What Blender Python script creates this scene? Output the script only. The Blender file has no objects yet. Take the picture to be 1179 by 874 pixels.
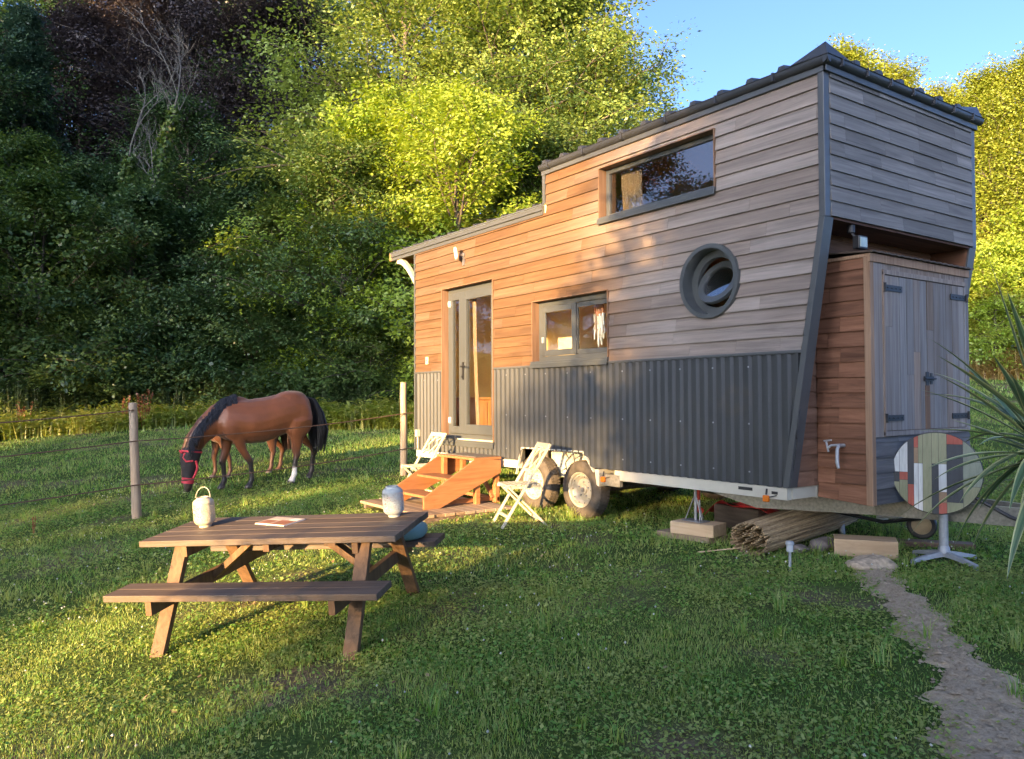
SKY, SUN, SUNC, EXPO, SKY_DUST, SKY_OZONE, SKY_AIR = .15, 4.5, (1.0, .63, .27), 2.68, 2.6, 2.2, .3
# trees behind the viewpoint, measured across the light (a) and along it (t): kind, foliage, scale, height factor, lift, label
CASTERS = [
 (7.4, -31, 'maple', 'olive', 1.05, 1.25, 0, 'bushy tree behind the viewpoint, nearest the camera'),
 (6.9, -34.5, 'maple', 'mid', .86, 1.36, 0, 'upright tree in the second row behind the viewpoint'),
 (10.0, -31, 'maple', 'mid', 1.05, 1.22, 0, 'bushy tree behind the viewpoint, next to the right'),
 (12.4, -31.5, 'maple', 'olive', 1.05, 1.2, 0, 'bushy tree behind the viewpoint, third from the left'),
 (15.6, -31, 'maple', 'olive', 1.0, .98, 0, 'bushy tree behind the viewpoint, fourth from the left'),
 (19.0, -31, 'maple', 'olive', 1.0, 1.0, 0, 'bushy tree behind the viewpoint, far right'),
 (9.2, -35.5, 'maple', 'mid', 1.05, 1.16, 0, 'tree in the second row behind the viewpoint'),
 (11.0, -35.5, 'maple', 'mid', 1.0, 1.05, 0, 'tree in the second row, second from the left'),
 (14.2, -35.5, 'maple', 'mid', 1.0, 1.05, 0, 'tree in the second row, third from the left'),
 (17.5, -35.5, 'maple', 'mid', 1.0, 1.05, 0, 'tree in the second row, rightmost'),
 (-1.6, -35, 'hazel', 'mid', .62, 1.0, 0, 'low hedge bush in the second row'),
 (7.5, -38.5, 'ash', 'olive', .76, 1.06, 0, 'rounded tree in the third row behind the viewpoint'),
 (11.5, -38.5, 'ash', 'mid', .76, 1.06, 0, 'rounded tree in the third row, middle'),
 (15.5, -38.5, 'ash', 'olive', .76, 1.06, 0, 'rounded tree in the third row, rightmost'),
 (6.3, -17, 'maple', 'olive', .60, 1.0, 0, 'small tree close behind the viewpoint'),
 (4.5, -14.2, 'sparse', 'olive', 1.0, 1.0, 0, 'thin young tree just behind the viewpoint'),
 (9.2, -18.5, 'maple', 'mid', .62, 1.05, 0, 'second small tree close behind the viewpoint'),
 (-.3, -32, 'hazel', 'olive', .66, 1.0, 0, 'low hedge bush behind the viewpoint, first'),
 (-2.4, -32.6, 'hazel', 'mid', .86, 1.0, 0, 'low hedge bush behind the viewpoint, second'),
 (-5.6, -32, 'hazel', 'olive', .72, 1.0, 0, 'low hedge bush behind the viewpoint, third'),
 (-8.8, -33, 'hazel', 'olive', .55, 1.05, 0, 'low hedge bush behind the viewpoint, fourth'),
 (-7.8, -36, 'ash', 'olive', .80, 1.2, 0, 'round tree on the sunset side'),
 (-11.2, -37, 'ash', 'olive', .80, 1.2, 0, 'round tree on the sunset side, second'),
 (-9.5, -41, 'ash', 'mid', .90, 1.12, 0, 'round tree on the sunset side, behind the other two'),
 (-13.4, -40, 'ash', 'olive', .95, 1.15, 0, 'round tree on the sunset side, third'),
 (-20.0, -38, 'high', 'olive', 1.2, 1.0, 0, 'tall high crowned tree on the sunset side'),
 (-26.0, -37, 'high', 'mid', 1.25, 1.0, 0, 'tall high crowned tree on the sunset side, second'),
 (-32.5, -38, 'high', 'olive', 1.2, 1.0, 0, 'tall high crowned tree on the sunset side, third'),
 (-39.0, -37, 'high', 'olive', 1.25, 1.0, 0, 'tall high crowned tree on the sunset side, fourth'),
 (-23.0, -45, 'high', 'mid', 1.35, 1.0, 0, 'tall high crowned tree further back on the sunset side'),
 (-29.5, -46, 'high', 'olive', 1.35, 1.0, 0, 'tall high crowned tree further back, second'),
 (-36.0, -46, 'high', 'olive', 1.35, 1.0, 0, 'tall high crowned tree further back, third'),
]
import bpy, bmesh, math, random
import numpy as np
from mathutils import Vector, Matrix
R_ = random.Random(7)
sc = bpy.context.scene
COL = sc.collection
rad = math.radians

# ------------------------------------------------------------------ frame of the place
CAM = Vector((10.588, -5.806, 1.375))
VF = (-.8133, .5819); VR = (.5819, .8133)      # level view direction and its right hand
def at(l, s):                                   # l metres to the right, s metres ahead of the viewpoint
    return (CAM.x + s*VF[0] + l*VR[0], CAM.y + s*VF[1] + l*VR[1])
SUN_AZ = rad(113.0); SUN_EL = rad(8.6)          # direction the light travels in
SD = (math.cos(SUN_AZ), math.sin(SUN_AZ))
def sunpos(a, t):                               # a across the light, t along it
    return (a*SD[1] + t*SD[0], -a*SD[0] + t*SD[1])
def sp(x, k):
    return k*np.log1p(np.exp(np.clip(x/k, -40, 40)))
def gz(x, y):
    x = np.asarray(x, float); y = np.asarray(y, float)
    s = (x-CAM.x)*VF[0] + (y-CAM.y)*VF[1]; l = (x-CAM.x)*VR[0] + (y-CAM.y)*VR[1]
    sc_ = np.minimum(s, 75.0)
    z = -.085*sp(np.minimum(-y-1.0, 5.5), .5)
    t = np.clip((l+3)/9., 0, 1); k = t*t*(3-2*t)
    z = z + (1-k)*(.05*sp(sc_-11.8, 1.) + .25*sp(sc_-33, 2.)) + k*.1*sp(sc_-10.5, 1.)
    return z
def G(x, y): return float(gz(x, y))

# ------------------------------------------------------------------ mesh helpers
class MB:
    def __init__(s): s.v = []; s.f = []; s.m = []; s.r = []; s.cut = []
    def add(s, verts, faces, mat=0, rnd=None):
        o = len(s.v); s.cut.append((o, len(s.f))); s.v += [tuple(p) for p in verts]
        if rnd is None: rnd = (R_.random(), R_.random(), R_.random())
        for f in faces:
            s.f.append([o+i for i in f]); s.m.append(mat); s.r.append(rnd)
        return s
    def box(s, x0, x1, y0, y1, z0, z1, mat=0, rnd=None):
        v = [(x, y, z) for z in (z0, z1) for y in (y0, y1) for x in (x0, x1)]
        return s.add(v, [(0,2,3,1),(4,5,7,6),(0,1,5,4),(2,6,7,3),(0,4,6,2),(1,3,7,5)], mat, rnd)
    def bar(s, p0, p1, w, h, up=(0,0,1), mat=0, rnd=None, taper=1.):
        p0 = Vector(p0); p1 = Vector(p1); d = (p1-p0).normalized(); up = Vector(up)
        sd = d.cross(up)
        if sd.length < 1e-4: sd = d.cross(Vector((1,0,0)))
        sd.normalize(); u = sd.cross(d).normalized()
        v = []
        for p, k in ((p0, 1.), (p1, taper)):
            for a, b in ((-1,-1),(1,-1),(1,1),(-1,1)): v.append(p + sd*a*w*.5*k + u*b*h*.5*k)
        return s.add(v, [(3,2,1,0),(4,5,6,7),(0,1,5,4),(1,2,6,5),(2,3,7,6),(3,0,4,7)], mat, rnd)
    def tube(s, pts, r, n=8, mat=0, caps=True, rnd=None, flat=1.):
        pts = [Vector(p) for p in pts]
        rs = r if isinstance(r, (list, tuple)) else [r]*len(pts)
        v = []; prev = None
        for i, p in enumerate(pts):
            d = (pts[min(i+1, len(pts)-1)] - pts[max(i-1, 0)])
            d = d.normalized() if d.length > 1e-9 else Vector((0,0,1))
            if prev is None:
                a = d.cross(Vector((0,0,1)))
                if a.length < 1e-3: a = d.cross(Vector((1,0,0)))
            else: a = prev - d*prev.dot(d)
            a.normalize(); b = d.cross(a); prev = a
            for k in range(n):
                t = 2*math.pi*k/n; v.append(p + (a*math.cos(t) + b*math.sin(t)*flat)*rs[i])
        f = []
        for i in range(len(pts)-1):
            for k in range(n):
                k2 = (k+1) % n; f.append((i*n+k, i*n+k2, (i+1)*n+k2, (i+1)*n+k))
        if caps: f.append(tuple(range(n-1,-1,-1))); f.append(tuple(range((len(pts)-1)*n, len(pts)*n)))
        return s.add(v, f, mat, rnd)
    def loft(s, rings, mat=0, rnd=None):            # list of closed rings of equal count
        n = len(rings[0]); v = [p for r in rings for p in r]; f = []
        for i in range(len(rings)-1):
            for k in range(n):
                k2 = (k+1) % n; f.append((i*n+k, i*n+k2, (i+1)*n+k2, (i+1)*n+k))
        f.append(tuple(range(n-1,-1,-1))); f.append(tuple(range((len(rings)-1)*n, len(rings)*n)))
        return s.add(v, f, mat, rnd)
    def lathe(s, prof, c=(0,0,0), ax=(0,0,1), n=32, mat=0, rnd=None, closed=False):
        ax = Vector(ax).normalized(); a = ax.cross(Vector((0,0,1)))
        if a.length < 1e-3: a = Vector((1,0,0))
        a.normalize(); b = ax.cross(a); c = Vector(c); v = []; f = []
        for (r, z) in prof:
            for k in range(n):
                t = 2*math.pi*k/n; v.append(c + ax*z + (a*math.cos(t) + b*math.sin(t))*r)
        m = len(prof)
        for i in range(m if closed else m-1):
            j = (i+1) % m
            for k in range(n):
                k2 = (k+1) % n; f.append((i*n+k, i*n+k2, j*n+k2, j*n+k))
        return s.add(v, f, mat, rnd)
    def prism(s, poly, off, mat=0, rnd=None):        # poly: 3D points, off: extrusion vector
        poly = [Vector(p) for p in poly]; off = Vector(off); n = len(poly)
        v = poly + [p+off for p in poly]
        f = [tuple(range(n-1,-1,-1)), tuple(range(n, 2*n))] + [(i, (i+1)%n, n+(i+1)%n, n+i) for i in range(n)]
        return s.add(v, f, mat, rnd)
    def build(s, name, mats, parent=None, smooth=None, bevel=0, fix=True, label=None):
        me = bpy.data.meshes.new(name); me.from_pydata(s.v, [], s.f)
        mats = mats if isinstance(mats, (list, tuple)) else [mats]
        for m in mats: me.materials.append(m)
        me.polygons.foreach_set('material_index', s.m)
        at_ = me.attributes.new('rnd', 'FLOAT_VECTOR', 'FACE')
        at_.data.foreach_set('vector', np.array(s.r, dtype=np.float32).ravel())
        if fix:
            bm = bmesh.new(); bm.from_mesh(me); bmesh.ops.recalc_face_normals(bm, faces=bm.faces); bm.to_mesh(me); bm.free()
        if smooth is not None:
            me.polygons.foreach_set('use_smooth', [True]*len(me.polygons)); me.set_sharp_from_angle(angle=rad(smooth))
        o = bpy.data.objects.new(name, me); COL.objects.link(o)
        if bevel:
            b = o.modifiers.new('edge', 'BEVEL'); b.width = bevel; b.segments = 2; b.limit_method = 'ANGLE'; b.angle_limit = rad(40)
        if parent: o.parent = parent
        if label: o['label'] = label
        return o
def build_each(mb, name, mats, parent=None, **kw):    # every piece of the builder becomes a part of its own
    cuts = mb.cut + [(len(mb.v), len(mb.f))]; out = []
    for (v0, f0), (v1, f1) in zip(cuts[:-1], cuts[1:]):
        q = MB(); q.v = mb.v[v0:v1]; q.f = [[i-v0 for i in f] for f in mb.f[f0:f1]]; q.m = mb.m[f0:f1]; q.r = mb.r[f0:f1]
        out.append(q.build(name, mats, parent, **kw))
    return out
def qmesh(name, verts, faces, k):                    # fast mesh of k-gons from numpy arrays
    me = bpy.data.meshes.new(name); nv = len(verts); nf = len(faces)
    me.vertices.add(nv); me.vertices.foreach_set('co', np.ascontiguousarray(verts, dtype=np.float32).ravel())
    me.loops.add(nf*k); me.loops.foreach_set('vertex_index', np.ascontiguousarray(faces, dtype=np.int32).ravel())
    me.polygons.add(nf); me.polygons.foreach_set('loop_start', np.arange(0, nf*k, k, dtype=np.int32))
    me.update(calc_edges=True)
    return me
def obj(name, me, parent=None, loc=None):
    o = bpy.data.objects.new(name, me); COL.objects.link(o)
    if parent: o.parent = parent
    if loc: o.location = loc
    return o
def tag(o, label, cat, group=None, kind=None):
    if label: o['label'] = label
    if cat: o['category'] = cat
    if group: o['group'] = group
    if kind: o['kind'] = kind
    return o
def thing(name, label, cat, loc=(0,0,0), rz=0., group=None):
    o = bpy.data.objects.new(name, None); COL.objects.link(o); o.location = loc; o.rotation_euler = (0,0,rz)
    o.empty_display_size = .1
    return tag(o, label, cat, group)
def dup(root, loc, rz, label=None, scale=None):
    r = root.copy(); COL.objects.link(r); r.location = loc; r.rotation_euler = (0,0,rz)
    if scale: r.scale = scale
    if label: r['label'] = label
    for ch in list(root.children):
        c = ch.copy(); COL.objects.link(c); c.parent = r
        for g in ch.children:
            d = g.copy(); COL.objects.link(d); d.parent = c
    return r

# ------------------------------------------------------------------ materials
def newmat(name):
    m = bpy.data.materials.new(name); m.use_nodes = True; nt = m.node_tree
    return m, nt, nt.nodes, nt.links, nt.nodes['Principled BSDF']
def ramp(N, stops):
    n = N.new('ShaderNodeValToRGB'); e = n.color_ramp.elements
    while len(e) < len(stops): e.new(.5)
    for el, (p, c) in zip(e, stops): el.position = p; el.color = (*c, 1)
    return n
def plain(name, c, rough=.5, metal=0., var=.15, scale=12., bump=0., spec=.5, c2=None):
    m, nt, N, L, B = newmat(name)
    tc = N.new('ShaderNodeTexCoord'); nz = N.new('ShaderNodeTexNoise'); nz.inputs['Scale'].default_value = scale; nz.inputs['Detail'].default_value = 5
    L.new(tc.outputs['Object'], nz.inputs['Vector'])
    d = tuple(x*(1-var) for x in c) if c2 is None else c2
    r = ramp(N, [(.3, d), (.7, tuple(min(1, x*(1+var*.6)) for x in c))]); L.new(nz.outputs['Fac'], r.inputs['Fac'])
    L.new(r.outputs['Color'], B.inputs['Base Color'])
    B.inputs['Roughness'].default_value = rough; B.inputs['Metallic'].default_value = metal; B.inputs['Specular IOR Level'].default_value = spec
    if bump:
        bp = N.new('ShaderNodeBump'); bp.inputs['Strength'].default_value = bump; bp.inputs['Distance'].default_value = .01
        L.new(nz.outputs['Fac'], bp.inputs['Height']); L.new(bp.outputs['Normal'], B.inputs['Normal'])
    return m
def wood(name, cols, axis='X', grain=18., long=.9, rough=.75, tint=.35, grey=None, greyamt=.5, bump=.25, spec=.3, grad=None):
    m, nt, N, L, B = newmat(name)
    tc = N.new('ShaderNodeTexCoord'); at_ = N.new('ShaderNodeAttribute'); at_.attribute_name = 'rnd'
    sc_ = N.new('ShaderNodeVectorMath'); sc_.operation = 'SCALE'; sc_.inputs['Scale'].default_value = 37.
    L.new(at_.outputs['Vector'], sc_.inputs[0])
    ad = N.new('ShaderNodeVectorMath'); ad.operation = 'ADD'; L.new(tc.outputs['Object'], ad.inputs[0]); L.new(sc_.outputs[0], ad.inputs[1])
    mp = N.new('ShaderNodeMapping'); mp.inputs['Scale'].default_value = tuple(long if a == axis else grain for a in 'XYZ'); L.new(ad.outputs[0], mp.inputs['Vector'])
    nz = N.new('ShaderNodeTexNoise'); nz.inputs['Scale'].default_value = 1.; nz.inputs['Detail'].default_value = 7; nz.inputs['Roughness'].default_value = .65; nz.inputs['Distortion'].default_value = 1.3
    L.new(mp.outputs[0], nz.inputs['Vector'])
    r = ramp(N, [(.25, cols[0]), (.5, cols[1]), (.78, cols[2])]); L.new(nz.outputs['Fac'], r.inputs['Fac'])
    sep = N.new('ShaderNodeSeparateXYZ'); L.new(at_.outputs['Vector'], sep.inputs[0])
    tr = N.new('ShaderNodeMapRange'); tr.inputs['To Min'].default_value = 1-tint; tr.inputs['To Max'].default_value = 1+tint*.7; L.new(sep.outputs[0], tr.inputs['Value'])
    mul = N.new('ShaderNodeVectorMath'); mul.operation = 'SCALE'; L.new(r.outputs['Color'], mul.inputs[0]); L.new(tr.outputs[0], mul.inputs['Scale'])
    col = mul.outputs[0]
    if grey:
        n2 = N.new('ShaderNodeTexNoise'); n2.inputs['Scale'].default_value = 1.4; n2.inputs['Detail'].default_value = 4; L.new(ad.outputs[0], n2.inputs['Vector'])
        a2 = N.new('ShaderNodeMath'); a2.operation = 'ADD'; L.new(n2.outputs['Fac'], a2.inputs[0]); L.new(sep.outputs[1], a2.inputs[1])
        mr = N.new('ShaderNodeMapRange'); mr.inputs['From Min'].default_value = .5; mr.inputs['From Max'].default_value = 1.3; mr.inputs['To Max'].default_value = greyamt
        L.new(a2.outputs[0], mr.inputs['Value'])
        if grad:                                     # weathered grey towards one end, with sunlit and shaded tone also painted in
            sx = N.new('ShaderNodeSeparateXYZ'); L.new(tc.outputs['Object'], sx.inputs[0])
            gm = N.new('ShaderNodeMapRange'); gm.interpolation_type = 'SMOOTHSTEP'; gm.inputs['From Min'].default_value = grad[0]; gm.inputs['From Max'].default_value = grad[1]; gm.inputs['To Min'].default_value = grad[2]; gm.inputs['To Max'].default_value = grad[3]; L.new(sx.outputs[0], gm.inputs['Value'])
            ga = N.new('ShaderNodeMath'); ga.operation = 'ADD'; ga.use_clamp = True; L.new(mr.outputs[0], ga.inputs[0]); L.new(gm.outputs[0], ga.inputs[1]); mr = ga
        r2 = ramp(N, [(.3, tuple(x*.55 for x in grey)), (.68, tuple(x*1.12 for x in grey))]); L.new(nz.outputs['Fac'], r2.inputs['Fac'])
        mx = N.new('ShaderNodeMix'); mx.data_type = 'RGBA'; L.new(mr.outputs[0], mx.inputs[0]); L.new(col, mx.inputs[6]); L.new(r2.outputs['Color'], mx.inputs[7])
        col = mx.outputs[2]
    L.new(col, B.inputs['Base Color'])
    B.inputs['Roughness'].default_value = rough; B.inputs['Specular IOR Level'].default_value = spec
    bp = N.new('ShaderNodeBump'); bp.inputs['Strength'].default_value = bump; bp.inputs['Distance'].default_value = .004
    L.new(nz.outputs['Fac'], bp.inputs['Height']); L.new(bp.outputs['Normal'], B.inputs['Normal'])
    return m
def leafmat(name, a, b, c, trans=.35, rough=.45, nscale=.55):
    m, nt, N, L, B = newmat(name); N.remove(B)
    g = N.new('ShaderNodeNewGeometry'); oi = N.new('ShaderNodeObjectInfo')
    tc = N.new('ShaderNodeTexCoord'); nz = N.new('ShaderNodeTexNoise'); nz.inputs['Scale'].default_value = nscale; nz.inputs['Detail'].default_value = 4
    L.new(tc.outputs['Object'], nz.inputs['Vector'])
    s1 = N.new('ShaderNodeMath'); s1.operation = 'MULTIPLY_ADD'; s1.inputs[1].default_value = .55; L.new(g.outputs['Random Per Island'], s1.inputs[0]); L.new(nz.outputs['Fac'], s1.inputs[2])
    s2 = N.new('ShaderNodeMath'); s2.operation = 'MULTIPLY_ADD'; s2.inputs[1].default_value = .25; L.new(oi.outputs['Random'], s2.inputs[0]); L.new(s1.outputs[0], s2.inputs[2])
    r = ramp(N, [(.35, a), (.8, b), (1.0, c)]); L.new(s2.outputs[0], r.inputs['Fac'])
    di = N.new('ShaderNodeBsdfDiffuse'); tl = N.new('ShaderNodeBsdfTranslucent'); gl = N.new('ShaderNodeBsdfGlossy'); gl.inputs['Roughness'].default_value = rough
    L.new(r.outputs['Color'], di.inputs['Color'])
    hs = N.new('ShaderNodeHueSaturation'); hs.inputs['Saturation'].default_value = 1.15; hs.inputs['Value'].default_value = 1.3; hs.inputs['Hue'].default_value = .485
    L.new(r.outputs['Color'], hs.inputs['Color']); L.new(hs.outputs['Color'], tl.inputs['Color'])
    m1 = N.new('ShaderNodeMixShader'); m1.inputs[0].default_value = trans; L.new(di.outputs[0], m1.inputs[1]); L.new(tl.outputs[0], m1.inputs[2])
    m2 = N.new('ShaderNodeMixShader'); m2.inputs[0].default_value = .05; L.new(m1.outputs[0], m2.inputs[1]); L.new(gl.outputs[0], m2.inputs[2])
    L.new(m2.outputs[0], N['Material Output'].inputs['Surface'])
    return m
def glassmat(name, tint=(1,1,1), refl=1.5, base=.0):
    m, nt, N, L, B = newmat(name); N.remove(B)
    lw = N.new('ShaderNodeLayerWeight'); lw.inputs['Blend'].default_value = .5
    fr = N.new('ShaderNodeMath'); fr.operation = 'POWER'; fr.inputs[1].default_value = 4.; L.new(lw.outputs['Facing'], fr.inputs[0])
    ma = N.new('ShaderNodeMath'); ma.operation = 'MULTIPLY_ADD'; ma.inputs[1].default_value = .9; ma.inputs[2].default_value = base; ma.use_clamp = True; L.new(fr.outputs[0], ma.inputs[0])
    t = N.new('ShaderNodeBsdfTransparent'); t.inputs['Color'].default_value = (*tint, 1); g = N.new('ShaderNodeBsdfGlossy'); g.inputs['Roughness'].default_value = .0
    mx = N.new('ShaderNodeMixShader'); L.new(ma.outputs[0], mx.inputs[0]); L.new(t.outputs[0], mx.inputs[1]); L.new(g.outputs[0], mx.inputs[2])
    L.new(mx.outputs[0], N['Material Output'].inputs['Surface'])
    return m

M = {}
M['clad'] = wood('weathered_sun_shade_cladding', [(.052,.027,.013), (.102,.055,.026), (.155,.090,.046)], 'X', 17, .7, grey=(.285,.245,.22), greyamt=.30, tint=.10, grad=(3.3, 5.3, -.22, .66), bump=.45)  # brown set for the sunlit boards, pale grey for the shaded, beside real weathering
M['clad_end'] = wood('grey_cladding', [(.085,.08,.078), (.165,.155,.148), (.26,.245,.235)], 'Y', 17, .7, grey=(.22,.213,.21), greyamt=.6, tint=.34)
M['red_x'] = wood('red_brown_boards', [(.08,.036,.02), (.19,.088,.05), (.29,.145,.088)], 'X', 15, 1.2, tint=.28)
M['red_y'] = wood('brown_end_boards', [(.10,.055,.035), (.19,.105,.07), (.27,.16,.11)], 'Y', 15, 1.2, tint=.28)
M['soffit'] = wood('soffit_boards', [(.07,.035,.025), (.13,.065,.045), (.18,.10,.07)], 'Y', 14, 1.0, tint=.25)
M['plank_z'] = wood('grey_door_planks', [(.10,.07,.052), (.20,.15,.115), (.31,.25,.205)], 'Z', 22, .6, grey=(.24,.235,.235), greyamt=.85, tint=.5, bump=.4)
M['shed_y'] = wood('dark_grey_boards', [(.055,.055,.06), (.10,.10,.105), (.16,.16,.165)], 'Y', 15, 1.0, tint=.35)
M['post_z'] = wood('pale_corner_post', [(.16,.09,.055), (.30,.19,.12), (.40,.27,.18)], 'Z', 20, .8, tint=.1)
M['jamb'] = wood('jamb_wood', [(.09,.05,.028), (.17,.10,.06), (.24,.155,.10)], 'Z', 18, .8, tint=.1)
M['stair'] = wood('orange_stained_boards', [(.17,.068,.028), (.255,.112,.048), (.33,.158,.072)], 'Y', 14, 1.2, tint=.12, rough=.5, bump=.15)
M['picnic'] = wood('brown_stained_planks', [(.042,.028,.019), (.095,.064,.043), (.16,.11,.076)], 'X', 24, .8, grey=(.13,.107,.088), greyamt=.6, tint=.25, rough=.6)
M['picnic_leg'] = wood('brown_leg_timber', [(.05,.028,.015), (.125,.072,.037), (.20,.118,.062)], 'Z', 20, 1.2, tint=.15, rough=.6)
M['deck'] = wood('deck_boards', [(.16,.10,.06), (.28,.185,.11), (.38,.26,.17)], 'X', 18, 1., grey=(.27,.24,.2), greyamt=.6, tint=.3)
M['pale'] = wood('fresh_timber', [(.38,.25,.14), (.50,.35,.21), (.58,.43,.28)], 'X', 12, 1.5, tint=.1, rough=.65)
M['sleeper'] = wood('old_dark_timber', [(.05,.035,.025), (.11,.08,.06), (.18,.14,.11)], 'X', 14, 1.2, tint=.2)
M['post'] = wood('fence_post_wood', [(.17,.13,.09), (.32,.25,.18), (.42,.34,.26)], 'Z', 26, 1., tint=.1)
M['cream_wood'] = plain('cream_painted_wood', (.45,.42,.31), .5, var=.08)
M['anth'] = plain('anthracite_metal', (.066,.071,.075), .38, .0, var=.06, scale=3, spec=.55)
M['skirt'] = plain('anthracite_sheet', (.037,.041,.045), .40, .0, var=.10, scale=1.6, spec=.5)
M['roof'] = plain('dark_roof_sheet', (.035,.038,.045), .4, .0, var=.12, scale=4)
M['roof_blue'] = plain('blue_grey_roof_sheet', (.12,.135,.15), .4, .0, var=.15, scale=5)
M['frame'] = plain('window_frame_grey', (.062,.068,.070), .35, .0, var=.05, scale=3)
M['galv'] = plain('galvanised_steel', (.27,.255,.215), .42, .35, var=.3, scale=45, bump=.03)
M['white_metal'] = plain('cream_white_metal', (.46,.44,.37), .45, var=.08, scale=5)
M['alu'] = plain('brushed_aluminium', (.36,.38,.40), .5, .4, var=.15, scale=30)
M['steel'] = plain('zinc_steel', (.33,.33,.33), .4, .7, var=.2, scale=30)
M['tyre'] = plain('dusty_rubber', (.085,.072,.058), .85, var=.35, scale=14, bump=.2, spec=.25)
M['rim'] = plain('cream_wheel_rim', (.42,.38,.29), .4, .1, var=.15, scale=12)
M['black'] = plain('black_plastic', (.018,.018,.02), .45, var=.1)
M['iron'] = plain('black_iron', (.02,.021,.024), .5, .2, var=.2, scale=30)
M['amber'] = plain('amber_lens', (.62,.16,.015), .25, var=.1)
M['white'] = plain('white_plastic', (.72,.71,.66), .45, var=.05)
M['red'] = plain('red_tarpaulin', (.62,.035,.03), .45, var=.25, scale=9, bump=.2)
M['redpipe'] = plain('red_pipe', (.5,.06,.03), .5, var=.15)
M['inner'] = plain('cream_interior_panel', (.76,.63,.38), .7, var=.05, scale=2)
M['inner_wood'] = wood('honey_interior_wood', [(.32,.14,.05), (.48,.23,.09), (.58,.31,.14)], 'Z', 16, 1.0, tint=.15, rough=.5)
M['floor_in'] = wood('interior_floor_boards', [(.14,.08,.04), (.25,.15,.08), (.33,.2,.12)], 'X', 12, 1.0, tint=.2)
M['curtain'] = plain('white_curtain_cloth', (.72,.72,.66), .9, var=.06)
M['beige'] = plain('beige_curtain_cloth', (.30,.21,.14), .9, var=.1)
M['glass'] = glassmat('window_glass', (.97,.98,.96), 1.5, .05)
M['glass_dark'] = glassmat('upper_window_glass', (.70,.66,.60), 1.6, .16)
M['glass_sky'] = glassmat('round_window_glass', (.6,.6,.6), 1.6, .5)
M['cushion'] = plain('teal_cushion_cloth', (.12,.21,.20), .9, var=.15, scale=6, bump=.1)
M['cushion_c'] = plain('cream_cushion_cloth', (.55,.47,.33), .9, var=.1, scale=6)
M['cushion_d'] = plain('dark_green_cushion_cloth', (.07,.075,.05), .9, var=.2, scale=6)
M['reed'] = wood('dry_reed', [(.22,.14,.07), (.40,.28,.15), (.55,.42,.25)], 'X', 6, 3., tint=.4, rough=.7)
M['mat'] = plain('grey_door_mat', (.10,.085,.07), .95, var=.4, scale=90, bump=.4)
M['stone'] = plain('field_stone', (.20,.17,.15), .9, var=.4, scale=9, bump=.5)
M['sleepy'] = M['sleeper']
# ================================================================== THE TINY HOUSE ON ITS TRAILER
ZB, ZM, ZT, ZL, XE, XW, XS, W = .60, 1.753, 3.998, 3.55, 6.845, 6.455, 3.15, 2.50
CX, CZ, CR = 5.648, 2.44, .335
def slant(z):                                   # right edge of the long wall
    return XW + (z-ZB)*(XE-XW)/(2.831-ZB) if z < 2.831 else XE
house = thing('tiny_house', 'wooden tiny house on a trailer with dark metal skirt and round window', 'tiny house')
HOLES = [(.80, 2.085, .0, 2.908), (2.93, 4.264, .0, 2.52), (4.14, 5.725, 3.27, 3.846)]

# ---- long wall boards (lapped weatherboards, cut round the openings)
b = MB(); z = ZM; BH = .1255
def board_piece(x0f, x1f, z0, z1, zr0, zr1, rnd):
    zs = [z0 + (z1-z0)*i/4. for i in range(5)]
    def yy(z_): return -.005 - .019*(1-(z_-zr0)/(zr1-zr0))
    L_ = [(x0f(z_), yy(z_), z_) for z_ in zs]; Rr = [(x1f(z_), yy(z_), z_) for z_ in zs]
    if min(r[0]-l[0] for l, r in zip(L_, Rr)) < -.001: return
    n = len(zs); v = L_ + Rr + [(p[0], 0, p[2]) for p in L_] + [(p[0], 0, p[2]) for p in Rr]
    f = []
    for i in range(n-1):
        f.append((i, n+i, n+i+1, i+1)); f.append((2*n+i, i, i+1, 2*n+i+1)); f.append((n+i, 3*n+i, 3*n+i+1, n+i+1))
    f.append((0, 2*n, 3*n, n)); f.append((n-1, 2*n-1, 4*n-1, 3*n-1))
    b.add(v, f, 0, rnd)
rb = random.Random(3)
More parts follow.
